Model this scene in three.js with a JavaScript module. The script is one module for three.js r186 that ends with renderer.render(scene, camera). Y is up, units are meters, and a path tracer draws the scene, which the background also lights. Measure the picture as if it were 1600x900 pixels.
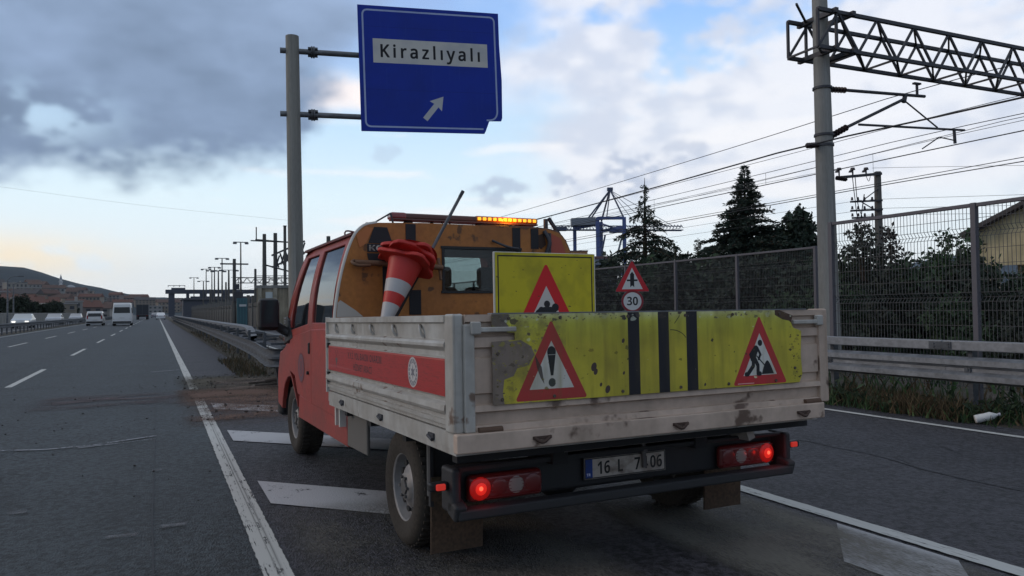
import * as THREE from 'three';
import { mergeGeometries, toCreasedNormals } from 'three/addons/utils/BufferGeometryUtils.js';
import { RoundedBoxGeometry } from 'three/addons/geometries/RoundedBoxGeometry.js';

// ---------------------------------------------------------------- camera, exposure
const scene = new THREE.Scene();
const camera = new THREE.PerspectiveCamera(41.11, 16 / 9, 0.1, 9000);
camera.rotation.order = 'YXZ';
camera.position.set(0, 1.41, 0);
camera.rotation.set(0.0271, -0.4333, -0.0117);
scene.add(camera);
scene.fog = new THREE.FogExp2(new THREE.Color().setRGB(.62, .7, .8), .00005);
const renderer = new THREE.WebGLRenderer({ antialias: true });
renderer.setSize(1024, 576);
renderer.toneMapping = THREE.LinearToneMapping;
renderer.toneMappingExposure = 1.24;
renderer.shadowMap.enabled = true;

// ---------------------------------------------------------------- noise
function mulberry(a) { return () => { a |= 0; a = a + 0x6D2B79F5 | 0; let t = Math.imul(a ^ a >>> 15, 1 | a); t = t + Math.imul(t ^ t >>> 7, 61 | t) ^ t; return ((t ^ t >>> 14) >>> 0) / 4294967296; }; }
const rnd = mulberry(20240611);
const rr = (a, b) => a + (b - a) * rnd();
const hash = (x, y, s) => { let h = Math.imul(x, 374761393) + Math.imul(y, 668265263) + Math.imul(s, 974634777) | 0; h = Math.imul(h ^ h >>> 13, 1274126177); return ((h ^ h >>> 16) >>> 0) / 4294967296; };
const sm = t => t * t * (3 - 2 * t);
const clamp = (v, a = 0, b = 1) => Math.min(b, Math.max(a, v));
const step = (a, b, v) => sm(clamp((v - a) / (b - a)));
const mix = (a, b, t) => a + (b - a) * t;
const mod = (a, n) => ((a % n) + n) % n;
function vnoise(x, y, per, s) {
  const xi = Math.floor(x), yi = Math.floor(y), fx = sm(x - xi), fy = sm(y - yi);
  const w = per ? v => mod(v, per) : v => v;
  const a = hash(w(xi), w(yi), s), b = hash(w(xi + 1), w(yi), s), c = hash(w(xi), w(yi + 1), s), d = hash(w(xi + 1), w(yi + 1), s);
  return a + (b - a) * fx + (c - a) * fy + (a - b - c + d) * fx * fy;
}
function fbm(x, y, per = 0, oct = 4, s = 1) { let v = 0, a = .5, n = 0; for (let i = 0; i < oct; i++) { v += a * vnoise(x, y, per, s + i); n += a; x *= 2; y *= 2; per *= 2; a *= .5; } return v / n; }

// ---------------------------------------------------------------- sky: broken evening cloud, pale along the horizon
const SKY_W = 2048, SKY_H = 1024;
{
  const px = new Float32Array(SKY_W * SKY_H * 4);
  const L3 = (a, b, t) => [mix(a[0], b[0], t), mix(a[1], b[1], t), mix(a[2], b[2], t)];
  const ramp = [[0, [.73, .75, .76]], [4, [.73, .8, .84]], [8, [.66, .79, .86]], [14, [.47, .66, .85]], [21, [.29, .49, .84]], [40, [.2, .33, .62]], [90, [.15, .25, .5]]];
  const puffs = [[24, 8.7, 1.6, .9], [28.9, 9.3, 1.3, .8], [33.7, 10, 2.2, 1], [37.7, 11.2, 1.3, .7], [15.5, 11.5, 1, .45], [25.6, 19.6, 1.1, .35]];
  for (let j = 0; j < SKY_H; j++) {
    const el = ((j + .5) / SKY_H - .5) * 180;
    for (let i = 0; i < SKY_W; i++) {
      const u = ((i + .5) / SKY_W - .5) * 2 * Math.PI;               // atan2(z, x)
      let az = u * 180 / Math.PI + 90; if (az > 180) az -= 360;        // 0 = along the road, + = right
      const E = Math.max(el, 0);
      let k = 1; while (k < ramp.length - 1 && E > ramp[k][0]) k++;
      let c = L3(ramp[k - 1][1], ramp[k][1], clamp((E - ramp[k - 1][0]) / (ramp[k][0] - ramp[k - 1][0])));
      const ce = Math.cos(el * Math.PI / 180), X = Math.cos(u) * ce, Z = Math.sin(u) * ce, Y = Math.sin(Math.max(el, 1.2) * Math.PI / 180);
      // two projections: cloud sheet (perspective) and angular
      const sx = X / (Y + .12), sz = Z / (Y + .12);
      const n1 = fbm(sx * 1.6 + 11, sz * 1.6 + 5, 0, 6, 3), n2 = fbm(az * .16 + 40, el * .34 + 7, 0, 6, 9), n3 = fbm(az * .5 + 3, el * .95, 0, 5, 21), n4 = fbm(az * 1.1 + 3, el * 1.9, 0, 5, 25);
      // thin bright layer over the right
      const right = step(21, 32, az + (n2 - .5) * 16) * step(4, 9, el) * (1 - step(75, 110, az));
      let t = right * step(.36, .58, n2 * .55 + n1 * .3 + n4 * .2 + .012 * (14 - Math.abs(el - 11)));
      const sh = step(.38, .66, n3 * .55 + n1 * .5);
      c = L3(c, L3([.57, .61, .71], [.75, .76, .81], sh), t * .9);
      // streaks low over the middle
      t = step(.52, .7, fbm(az * .12 + 9, el * 1.1, 0, 5, 31)) * step(2, 6, el) * (1 - step(12, 17, el)) * step(-2, 8, az) * (1 - step(40, 70, az));
      c = L3(c, [.82, .82, .84], t * .55);
      // rosy bank by the sign
      t = Math.exp(-(((az - 13) / 8) ** 2) - ((el - 15.6 + (n3 - .5) * 1.4) / 1.15) ** 2) * step(.3, .52, n3 + .08);
      c = L3(c, [.86, .80, .80], clamp(t * 1.2));
      // lilac veil above it
      t = step(16, 19, el + (n2 - .5) * 4) * (1 - step(16, 27, az + (n2 - .5) * 12)) * step(-30, 0, az);
      c = L3(c, [.3, .4, .64], t * .6);
      // heavy dark bank, upper left, and the cover that goes on overhead and behind
      const edgeLow = (az < 9 ? 7.2 + clamp((az + 9) / 18) * 3.4 : 10.6 + (az - 9) * 1.5) + (n2 - .5) * 5 + (n3 - .5) * 2.4;
      let dark = step(-.6, 3.4, el - edgeLow + (n4 - .5) * 2.2) * (1 - step(7.5, 13.5, az + (n2 - .5) * 9 - Math.max(0, el - 16) * .7)) * step(-120, -80, az);
      dark = Math.max(dark, step(24, 40, el + (n1 - .5) * 22), step(70, 105, Math.abs(az + 12)) * step(3, 16, el + (n2 - .5) * 8));
      const gap = Math.exp(-(((az + 7) / 3.6) ** 2) - ((el - 12.6) / 1.5) ** 2) * step(.35, .6, n3);
      const body = clamp((n1 - .5) * 1.0 + (n2 - .5) * 1.3 + (n3 - .5) * .35 + .42 + (el - 14) * .035 + Math.max(0, az - 2) * .03);
      let dc = L3([.165, .228, .335], [.28, .375, .55], body);
      if (el > 26) dc = L3(dc, [.36, .4, .46], step(24, 44, el));
      c = L3(c, dc, dark * (1 - gap * .8));
      c = L3(c, [.4, .55, .72], gap * .5);
      // small stray puffs
      for (const [pa, pe, r, s] of puffs) {
        const dx = (az - pa) / r, dy = (el - pe) / (r * .62), d = dx * dx + dy * dy;
        if (d < 5) c = L3(c, [.36, .43, .57], clamp(step(.3, .7, Math.exp(-d * .6) * (-.25 + 2.3 * n4))) * s * .7);
      }
      // creamy glow low on the left
      t = Math.exp(-(((az + 9) / 6) ** 2) - ((el - 3.6) / 1.5) ** 2) * step(.3, .6, n3 + .1);
      c = L3(c, [.86, .76, .6], t);
      // behind the camera the horizon is duller
      const back = step(80, 130, Math.abs(az + 20)) * (1 - step(10, 25, el));
      c = L3(c, [.2, .24, .3], back * .8);
      const o = (j * SKY_W + i) * 4; px[o] = c[0]; px[o + 1] = c[1]; px[o + 2] = c[2]; px[o + 3] = 1;
    }
  }
  const sky = new THREE.DataTexture(px, SKY_W, SKY_H, THREE.RGBAFormat, THREE.FloatType);
  sky.mapping = THREE.EquirectangularReflectionMapping; sky.magFilter = THREE.LinearFilter; sky.minFilter = THREE.LinearFilter; sky.needsUpdate = true;
  scene.background = sky; scene.environment = sky; scene.environmentIntensity = 1;
}
// ---------------------------------------------------------------- weak veiled evening sun, left and ahead
const sun = new THREE.DirectionalLight(0xffe6cc, 0.5);
sun.position.set(-80, 32, -45); sun.castShadow = true; sun.shadow.radius = 40;
Object.assign(sun.shadow.camera, { left: -60, right: 60, top: 60, bottom: -60, near: 1, far: 400 });
sun.shadow.mapSize.set(2048, 2048);
scene.add(sun, sun.target);

// ---------------------------------------------------------------- helpers
const used = {};
function numbered(n) { const k = used[n] = (used[n] ?? -1) + 1; return k ? n + '_' + String(k).padStart(3, '0') : n; }
function tag(o, label, category, group, kind) {
  if (label) o.userData.label = label; if (category) o.userData.category = category; if (group) o.userData.group = group; if (kind) o.userData.kind = kind; return o;
}
function thing(name, label, category, pos = [0, 0, 0], turn = 0, group) {
  const o = new THREE.Group(); o.name = numbered(name); o.position.set(...pos); o.rotation.y = turn; scene.add(o); return tag(o, label, category, group);
}
function copy(src, name, label, pos, turn = 0) { const o = src.clone(); o.name = numbered(name); o.position.set(...pos); o.rotation.y = turn; scene.add(o); o.userData = { ...src.userData, label: label ?? src.userData.label }; return o; }
function setting(name, parent) { const o = new THREE.Group(); o.name = name; o.userData.kind = 'structure'; (parent ?? scene).add(o); return o; }
const flat = g => { const h = g.index ? g.toNonIndexed() : g; for (const k of Object.keys(h.attributes)) if (!['position', 'normal', 'uv', 'color'].includes(k)) h.deleteAttribute(k); return h; };
function merge(gs) {
  gs = gs.flat(9).map(flat); if (gs.length === 1) return gs[0];
  const col = gs.every(g => g.attributes.color); for (const g of gs) if (!col && g.attributes.color) g.deleteAttribute('color');
  if (!gs.every(g => g.attributes.uv)) for (const g of gs) g.deleteAttribute('uv');
  return mergeGeometries(gs);
}
// box-projected uv in metres
function boxUV(g, s = 1) {
  g = flat(g); const p = g.attributes.position, n = g.attributes.normal, uv = new Float32Array(p.count * 2);
  for (let i = 0; i < p.count; i++) {
    const ax = Math.abs(n.getX(i)), ay = Math.abs(n.getY(i)), az = Math.abs(n.getZ(i));
    const [a, b] = ax > ay && ax > az ? [p.getZ(i), p.getY(i)] : ay > az ? [p.getX(i), p.getZ(i)] : [p.getX(i), p.getY(i)];
    uv[2 * i] = a * s; uv[2 * i + 1] = b * s;
  }
  g.setAttribute('uv', new THREE.BufferAttribute(uv, 2)); return g;
}
function mesh(name, gs, mat, parent = scene, keepUV) {
  let g = merge(Array.isArray(gs) ? gs : [gs]); if (!keepUV) g = boxUV(g);
  const m = new THREE.Mesh(g, mat); m.name = parent === scene ? numbered(name) : name; m.castShadow = m.receiveShadow = true; parent.add(m); return m;
}
function box(w, h, d, x = 0, y = 0, z = 0, rx = 0, ry = 0, rz = 0) { const g = new THREE.BoxGeometry(w, h, d); if (rx || ry || rz) g.applyMatrix4(new THREE.Matrix4().makeRotationFromEuler(new THREE.Euler(rx, ry, rz))); return g.translate(x, y, z); }
function rbox(w, h, d, r, x = 0, y = 0, z = 0, rx = 0, ry = 0, rz = 0) { const g = new RoundedBoxGeometry(w, h, d, 2, r); if (rx || ry || rz) g.applyMatrix4(new THREE.Matrix4().makeRotationFromEuler(new THREE.Euler(rx, ry, rz))); return g.translate(x, y, z); }
const V = (x, y, z) => new THREE.Vector3(x, y, z);
function rod(a, b, r, r2 = r, seg = 10) {
  const A = V(...a), B = V(...b), d = B.clone().sub(A), g = new THREE.CylinderGeometry(r2, r, d.length(), seg);
  g.applyQuaternion(new THREE.Quaternion().setFromUnitVectors(V(0, 1, 0), d.normalize())); return g.translate((A.x + B.x) / 2, (A.y + B.y) / 2, (A.z + B.z) / 2);
}
function bar(a, b, w, h, up = [0, 1, 0]) {     // square bar from a to b
  const A = V(...a), B = V(...b), z = B.clone().sub(A), l = z.length(); z.normalize();
  let x = V(...up).cross(z); if (x.lengthSq() < 1e-6) x = V(1, 0, 0).cross(z); x.normalize(); const y = z.clone().cross(x);
  const g = new THREE.BoxGeometry(w, h, l); g.applyMatrix4(new THREE.Matrix4().makeBasis(x, y, z)); return g.translate((A.x + B.x) / 2, (A.y + B.y) / 2, (A.z + B.z) / 2);
}
function tube(pts, r, seg = 24, rs = 6) { return new THREE.TubeGeometry(new THREE.CatmullRomCurve3(pts.map(p => V(...p)), false, 'centripetal'), seg, r, rs, false); }
// closed profile [x, y] swept along z from z0 to z1
function sweepZ(prof, z0, z1) { const s = new THREE.Shape(prof.map(p => new THREE.Vector2(...p))); return new THREE.ExtrudeGeometry(s, { depth: z1 - z0, bevelEnabled: false }).translate(0, 0, z0); }
// profile [z, y] swept along x
function sweepX(prof, x0, x1) { return sweepZ(prof.map(([z, y]) => [-z, y]), 0, x1 - x0).rotateY(Math.PI / 2).translate(x0, 0, 0); }
function shapeOf(pts, holes = []) { const s = new THREE.Shape(pts.map(p => new THREE.Vector2(...p))); for (const h of holes) s.holes.push(new THREE.Path(h.map(p => new THREE.Vector2(...p)))); return s; }
function quad(a, b, c, d, uvs = [0, 0, 1, 0, 1, 1, 0, 1]) {
  const g = new THREE.BufferGeometry(); g.setAttribute('position', new THREE.Float32BufferAttribute([...a, ...b, ...c, ...a, ...c, ...d], 3));
  g.setAttribute('uv', new THREE.Float32BufferAttribute([uvs[0], uvs[1], uvs[2], uvs[3], uvs[4], uvs[5], uvs[0], uvs[1], uvs[4], uvs[5], uvs[6], uvs[7]], 2)); g.computeVertexNormals(); return g;
}
// ---------------------------------------------------------------- textures and materials
const enc = v => Math.round(255 * (v <= .0031308 ? 12.92 * v : 1.055 * Math.pow(clamp(v), 1 / 2.4) - .055));
function colorTex(n, metres, fn, nh = n) {      // fn(u, v) -> linear rgb, tileable when fn is
  const d = new Uint8Array(n * nh * 4);
  for (let j = 0; j < nh; j++) for (let i = 0; i < n; i++) { const c = fn(i / n, j / nh), o = (j * n + i) * 4; d[o] = enc(c[0]); d[o + 1] = enc(c[1]); d[o + 2] = enc(c[2]); d[o + 3] = c[3] === undefined ? 255 : clamp(c[3]) * 255; }
  const t = new THREE.DataTexture(d, n, nh); t.colorSpace = THREE.SRGBColorSpace; return fin(t, metres);
}
function grayTex(n, metres, fn) {
  const d = new Uint8Array(n * n * 4);
  for (let j = 0; j < n; j++) for (let i = 0; i < n; i++) { const v = clamp(fn(i / n, j / n)) * 255, o = (j * n + i) * 4; d[o] = d[o + 1] = d[o + 2] = v; d[o + 3] = 255; }
  return fin(new THREE.DataTexture(d, n, n), metres);
}
function fin(t, metres) { t.wrapS = t.wrapT = THREE.RepeatWrapping; t.magFilter = THREE.LinearFilter; t.minFilter = THREE.LinearMipmapLinearFilter; t.generateMipmaps = true; if (metres) t.repeat.set(1 / metres, 1 / metres); t.needsUpdate = true; return t; }
function canvasTex(w, h, draw) { const c = document.createElement('canvas'); c.width = w; c.height = h; draw(c.getContext('2d'), w, h); const t = new THREE.CanvasTexture(c); t.colorSpace = THREE.SRGBColorSpace; t.anisotropy = 8; t.magFilter = THREE.LinearFilter; return t; }
const lin = (r, g, b) => new THREE.Color().setRGB(r, g, b);
const M = (r, g, b, rough = .7, extra = {}) => new THREE.MeshStandardMaterial({ color: lin(r, g, b), roughness: rough, ...extra });
const blend = (a, b, t) => a.map((v, i) => mix(v, b[i], t));

const asphaltMap = colorTex(1024, 3.2, (u, v) => {
  const g = hash(Math.floor(u * 1024), Math.floor(v * 1024), 4), g2 = vnoise(u * 420, v * 420, 420, 5), n = fbm(u * 6, v * 6, 6, 4, 6), sp = vnoise(u * 260, v * 260, 260, 8);
  const st = vnoise(u * 130, v * 130, 130, 10); const s2 = vnoise(u * 84, v * 84, 84, 12); let k = .6 + .7 * (g2 - .5) + .4 * (g - .5) + .4 * (n - .5) + .9 * (st - .5) + .6 * (s2 - .5); if (st > .8) k += (st - .8) * 3.4; if (st < .16 || s2 < .12) k *= .55;
  k = Math.max(k, .12); return [k * 1.0, k * 1.0, k * 1.0];
});
const asphaltBump = grayTex(512, 1.1, (u, v) => .5 + .5 * (vnoise(u * 120, v * 120, 120, 15) - .5) + .5 * (vnoise(u * 240, v * 240, 240, 16) - .5));
const asphalt = (r, g, b, rough) => new THREE.MeshStandardMaterial({ color: lin(r, g, b), map: asphaltMap, bumpMap: asphaltBump, bumpScale: .012, roughness: rough, vertexColors: true });
const soilMap = colorTex(512, 2.3, (u, v) => {
  const n = fbm(u * 7, v * 7, 7, 6, 41), f = vnoise(u * 200, v * 200, 200, 43), w = fbm(u * 4, v * 4, 4, 4, 47);
  const c = blend([.035, .028, .022], [.10, .085, .065], clamp(n * 1.4 - .2)); const k = .7 + .6 * f; return blend(c.map(x => x * k), [.03, .045, .018], step(.5, .7, w) * .7);
});
const soil = new THREE.MeshStandardMaterial({ map: soilMap, bumpMap: asphaltBump, bumpScale: .02, roughness: 1 });
const paintAlpha = (seed, wear) => { const t = grayTex(512, 1.6, (u, v) => { const n = fbm(u * 9, v * 9, 9, 5, seed), f = vnoise(u * 150, v * 150, 150, seed + 2), s = fbm(u * 40, v * 3, 0, 3, seed + 5); return step(wear - .12, wear + .1, n * .55 + f * .2 + s * .3) * .94; }); return t; };
const edgeAlpha = (seed, wear, track) => { const t = grayTex(512, 0, (u, v) => { const n = fbm(u * 5, v * 40, 0, 5, seed), f = vnoise(u * 30, v * 240, 240, seed + 2), s = fbm(u * 26, v * 6, 0, 4, seed + 5), e = fbm(v * 90, 1, 0, 5, seed + 9) * .07, e2 = fbm(v * 90, 7, 0, 5, seed + 9) * .07; let a = step(wear - .12, wear + .12, n * .5 + f * .22 + s * .34); if (track) a *= 1 - .5 * Math.max(Math.exp(-(((u - .52) / .035) ** 2)), Math.exp(-(((u - .66) / .045) ** 2))) * step(.3, .6, s + .12); return a * step(.01, .05, u - e) * (1 - step(.95, .99, u + e2)) * .95; }); t.wrapS = THREE.ClampToEdgeWrapping; return t; };
const linePaint = (seed, wear, track, c = [.53, .53, .5]) => new THREE.MeshStandardMaterial({ color: lin(...c), alphaMap: edgeAlpha(seed, wear, track), transparent: true, roughness: .8 });
const roadPaint = (seed, wear, c = [.5, .5, .49]) => new THREE.MeshStandardMaterial({ color: lin(...c), alphaMap: paintAlpha(seed, wear), transparent: true, roughness: .75, bumpMap: asphaltBump, bumpScale: .003 });
const concreteMap = colorTex(512, 2.6, (u, v) => { const n = fbm(u * 5, v * 5, 5, 6, 51), st = fbm(u * 22, v * 2, 0, 4, 53), f = vnoise(u * 256, v * 256, 256, 55); let k = .62 + .5 * (n - .5) + .35 * (st - .5) + .12 * (f - .5); return [k, k * .98, k * .93]; });
const concrete = (k = 1, tint = [1, 1, 1]) => new THREE.MeshStandardMaterial({ color: lin(.42 * k * tint[0], .42 * k * tint[1], .41 * k * tint[2]), map: concreteMap, roughness: .92, bumpMap: asphaltBump, bumpScale: .003 });
const galvMap = colorTex(256, .9, (u, v) => { const n = fbm(u * 6, v * 6, 6, 5, 61), s = fbm(u * 30, v * 30, 30, 2, 64); const k = .62 + .5 * (n - .5) + .2 * (s - .5); return [k, k, k * 1.02]; });
const galv = (k = 1, rough = .55) => new THREE.MeshStandardMaterial({ color: lin(.45 * k, .475 * k, .5 * k), map: galvMap, roughness: rough, metalness: .35 });
const darkSteel = M(.06, .06, .068, .6, { metalness: .3 }), wireMat = M(.025, .025, .03, .6), blackPlastic = M(.016, .016, .017, .55), rubberClean = M(.02, .02, .02, .85);
// ================================================================ the setting
function patchColor(g, fn) { const p = g.attributes.position, c = new Float32Array(p.count * 3); for (let i = 0; i < p.count; i++) { const k = fn(p.getX(i), p.getZ(i)); c[3 * i] = k[0]; c[3 * i + 1] = k[1]; c[3 * i + 2] = k[2]; } g.setAttribute('color', new THREE.BufferAttribute(c, 3)); return g; }
// sheet between x0..x1 with z rows that get longer with distance
function roadSheet(x0, x1, nx, zs, y, fn) {
  const pos = [], idx = [], X = typeof x0 === 'function' ? x0 : () => x0, X1 = typeof x1 === 'function' ? x1 : () => x1;
  for (const z of zs) for (let i = 0; i <= nx; i++) pos.push(mix(X(z), X1(z), i / nx), y, z);
  for (let j = 0; j < zs.length - 1; j++) for (let i = 0; i < nx; i++) { const a = j * (nx + 1) + i, b = a + 1, c = a + nx + 1, d = c + 1; idx.push(a, b, c, b, d, c); }
  const g = new THREE.BufferGeometry(); g.setAttribute('position', new THREE.Float32BufferAttribute(pos, 3)); g.setIndex(idx); g.computeVertexNormals();
  return patchColor(flat(g), fn);
}
const zRows = []; for (let z = 14; z > -40; z -= .4) zRows.push(z); for (let z = -40; z > -160; z -= 2) zRows.push(z); for (let z = -160; z >= -1600; z -= 24) zRows.push(z);
// terrain to the horizon, with the hill that stands over the town on the left
const ridge = [[-60, 150], [-40, 140], [-20, 128], [-9, 116], [-7.6, 113], [-6.3, 98], [-4.6, 78], [-3.4, 68], [-2.4, 58], [-1.6, 50], [-.6, 44], [.4, 44], [2, 36], [5, 22], [9, 8], [20, 4], [180, 4], [-180, 60]].sort((a, b) => a[0] - b[0]);
function ridgeAt(az) { let i = 1; while (i < ridge.length - 1 && az > ridge[i][0]) i++; const [a, h] = ridge[i - 1], [b, k] = ridge[i]; return mix(h, k, clamp((az - a) / (b - a))); }
function terrainY(x, z) {
  const D = Math.hypot(x, z), az = Math.atan2(x, -z) * 180 / Math.PI, r = ridgeAt(az);
  if (D < 130) return 0;
  const low = clamp((D - 130) / 900), high = Math.pow(step(1500, 2150, D), 1.4) * (1 - .5 * step(2150, 3000, D));
  const open = Math.max(step(16, 60, Math.abs(x + 5)), step(620, 900, D)), base = r * .3 * Math.pow(low, 1.5), top = r - base;
  return base * open + top * high + (D > 900 ? (fbm(x * .006, z * .006, 0, 4, 71) - .5) * 16 * step(900, 1700, D) * clamp(r / 60) : 0);
}
{
  const pos = [], idx = [], nA = 260, Ds = [40]; while (Ds[Ds.length - 1] < 4200) Ds.push(Ds[Ds.length - 1] * 1.075);
  for (const D of Ds) for (let i = 0; i <= nA; i++) { const a = (-62 + 124 * i / nA) * Math.PI / 180, x = Math.sin(a) * D, z = -Math.cos(a) * D; pos.push(x, terrainY(x, z) - .12, z); }
  for (let j = 0; j < Ds.length - 1; j++) for (let i = 0; i < nA; i++) { const a = j * (nA + 1) + i, b = a + nA + 1; idx.push(a, a + 1, b, a + 1, b + 1, b); }
  const g = new THREE.BufferGeometry(); g.setAttribute('position', new THREE.Float32BufferAttribute(pos, 3)); g.setIndex(idx); g.computeVertexNormals();
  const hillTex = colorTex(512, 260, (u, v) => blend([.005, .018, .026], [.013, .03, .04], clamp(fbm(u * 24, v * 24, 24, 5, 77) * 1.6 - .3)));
  const h = mesh('hillside', g, new THREE.MeshStandardMaterial({ map: hillTex, roughness: 1 })); tag(h, null, null, null, 'structure');
  // distant ridge far to the right
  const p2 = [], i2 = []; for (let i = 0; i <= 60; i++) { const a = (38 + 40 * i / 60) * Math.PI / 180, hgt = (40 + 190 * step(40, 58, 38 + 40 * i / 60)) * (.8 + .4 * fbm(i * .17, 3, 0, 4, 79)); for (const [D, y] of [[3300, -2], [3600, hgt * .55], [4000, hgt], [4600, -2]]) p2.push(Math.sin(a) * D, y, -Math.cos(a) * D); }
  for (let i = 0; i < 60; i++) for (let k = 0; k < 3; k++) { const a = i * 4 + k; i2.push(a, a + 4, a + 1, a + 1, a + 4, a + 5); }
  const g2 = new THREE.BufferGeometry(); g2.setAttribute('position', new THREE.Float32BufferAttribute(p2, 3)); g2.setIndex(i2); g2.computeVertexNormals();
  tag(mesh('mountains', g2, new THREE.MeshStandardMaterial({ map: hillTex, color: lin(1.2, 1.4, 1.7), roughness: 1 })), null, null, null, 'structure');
  const gr = new THREE.PlaneGeometry(1, 1, 1, 1).rotateX(-Math.PI / 2).scale(9000, 1, 9000).translate(0, -.3, 0);
  tag(mesh('ground', gr, soil), null, null, null, 'structure');
}
const verge = roadSheet(8.75, 60, 30, zRows.filter((z, i) => i % 3 === 0 && z > -200), -.008, () => [1, 1, 1]);
tag(mesh('roadside_soil', verge, soil), null, null, null, 'structure');
tag(mesh('roadside_soil', roadSheet(-60, -18.95, 12, zRows.filter((z, i) => i % 4 === 0 && z > -200), -.008, () => [1, 1, 1]), soil), null, null, null, 'structure');
// ---------------------------------------------------------------- roads
const roadTone = (x, z) => {
  let k = .93 + .26 * (fbm(x * .35 + 40, z * .12 + 9, 0, 4, 81) - .5) + .2 * (fbm(x * 2.2, z * 1.4, 0, 3, 83) - .5);
  const lane = Math.abs(mod(x - .55, 3.15) - 1.57); k *= 1 - .1 * Math.exp(-(((lane - .8) / .3) ** 2));
  return [k, k, k];
};
const mainRoad = setting('main_road');
mesh('carriageway', roadSheet(-9.3, .62, 26, zRows, 0, roadTone), asphalt(.047, .06, .068, .66), mainRoad);
const lineL = linePaint(101, .36), lineN = linePaint(107, .36, true), lineR = linePaint(133, .34), dashP = linePaint(151, .33);
// long strips made of pieces so that the worn texture stays metre-true
const strip = (x0, x1, z0, z1, y) => roadSheet(x0, x1, 1, Array.from({ length: Math.max(2, Math.ceil((z0 - z1) / 3) + 1) }, (_, i, n = Math.max(2, Math.ceil((z0 - z1) / 3) + 1)) => mix(z0, z1, i / (n - 1))), y, () => [1, 1, 1]), lineMesh = (name, g, mat, parent) => { const p = g.attributes.position, uv = new Float32Array(p.count * 2); for (let i = 0; i < p.count; i += 6) { for (let k = 0; k < 6; k++) { uv[2 * (i + k)] = [0, 1, 0, 1, 1, 0][k]; uv[2 * (i + k) + 1] = p.getZ(i + k) / 6; } } g.setAttribute('uv', new THREE.BufferAttribute(uv, 2)); return mesh(name, g, mat, parent, true); };
lineMesh('edge_line', strip(z => .49 + .05 * clamp(-z / 14), z => .665 + .04 * clamp(-z / 14), 6, -13.5, .0075), lineN, mainRoad);
lineMesh('edge_line', strip(.53, .7, -15.2, -420, .0075), lineL, mainRoad);
for (let i = -1; i < 24; i++) { lineMesh('lane_dash', strip(-2.68, -2.54, -17.6 - i * 12.3, -22.9 - i * 12.3, .006), dashP, mainRoad); }
for (let i = -1; i < 24; i++) { lineMesh('lane_dash', strip(-5.93, -5.79, -15 - i * 12.3, -20.3 - i * 12.3, .006), dashP, mainRoad); }
lineMesh('edge_line', strip(-8.95, -8.8, 6, -420, .006), lineL, mainRoad);
const ramp = setting('exit_ramp');
const rampTone = (x, z) => { const k = roadTone(x, z)[0]; const dust = Math.exp(-(((x - 3.1) / .9) ** 2)) * step(-9, -3, z) * .45 + Math.exp(-(((x - 1.2) / .5) ** 2)) * step(-12, -7, z) * .25; return [k * (1 + dust * 1.0), k * (1 + dust * .92), k * (1 + dust * .78)]; };
mesh('ramp_surface', roadSheet(.62, 8.75, 24, zRows.filter(z => z > -18.5), -.002, rampTone), asphalt(.056, .053, .064, .68), ramp);
mesh('ramp_surface', roadSheet(3.9, 8.75, 14, zRows.filter(z => z <= -18.1), -.002, rampTone), asphalt(.056, .053, .064, .68), ramp);
mesh('shoulder', roadSheet(.62, 2.0, 6, zRows.filter(z => z <= -18.1), -.004, rampTone), asphalt(.07, .064, .076, .68), ramp);
lineMesh('edge_line', strip(4.02, 4.17, 6, -300, .0075), lineR, ramp);
lineMesh('edge_line', strip(8.16, 8.28, 6, -300, .006), lineR, ramp);
// hatching of the gore: chevrons that meet at x = 2.38
const hatchMat = roadPaint(171, .32, [.48, .48, .49]);
for (let i = -1; i < 4; i++) {
  const z0 = -6.73 - i * 3.05, w = .83, a = .76, m = 2.38, b = 3.98, dm = m - a;
  const seg = (xa, xb, za, zb) => { const g = roadSheet(0, 1, 5, [0, 1, 2], .006, () => [1, 1, 1]); const p = g.attributes.position; for (let k = 0; k < p.count; k++) { const t = p.getX(k), s = p.getZ(k) / 2; p.setXYZ(k, mix(xa, xb, t), .006, mix(za, zb, t) + w * (1 - s) - 0); } g.computeVertexNormals(); return g; };
  const e = i === 0 ? 1.72 : m; if (i > -1 && i < 3) mesh('hatch_stripe', seg(a, e, z0, z0 + e - a), hatchMat, ramp);
  if (i < 2 && i !== 0) { const s = i === -1 ? 3.42 : m; mesh('hatch_stripe', seg(s, b, z0 + dm - (s - m), z0 + dm - (b - m)), hatchMat, ramp); }
}
// opposite carriageway, median strip, retaining wall
const opp = setting('opposite_carriageway');
mesh('carriageway', roadSheet(-18.9, -11, 10, zRows.filter((z, i) => i % 3 === 0), -.004, roadTone), asphalt(.08, .085, .095, .74), opp);
lineMesh('edge_line', strip(-18.6, -18.45, 0, -300, .004), lineL, opp); lineMesh('edge_line', strip(-11.5, -11.35, 0, -300, .004), lineL, opp);
mesh('median_strip', roadSheet(-11, -9.3, 3, zRows.filter((z, i) => i % 3 === 0), -.006, () => [1, 1, 1]), soil, mainRoad);
mesh('gore_soil', roadSheet(z => 2.0 - .0 * z, z => 3.9, 6, zRows.filter(z => z <= -18.1 && z > -400), .004, () => [1, 1, 1]), soil, ramp);

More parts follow.
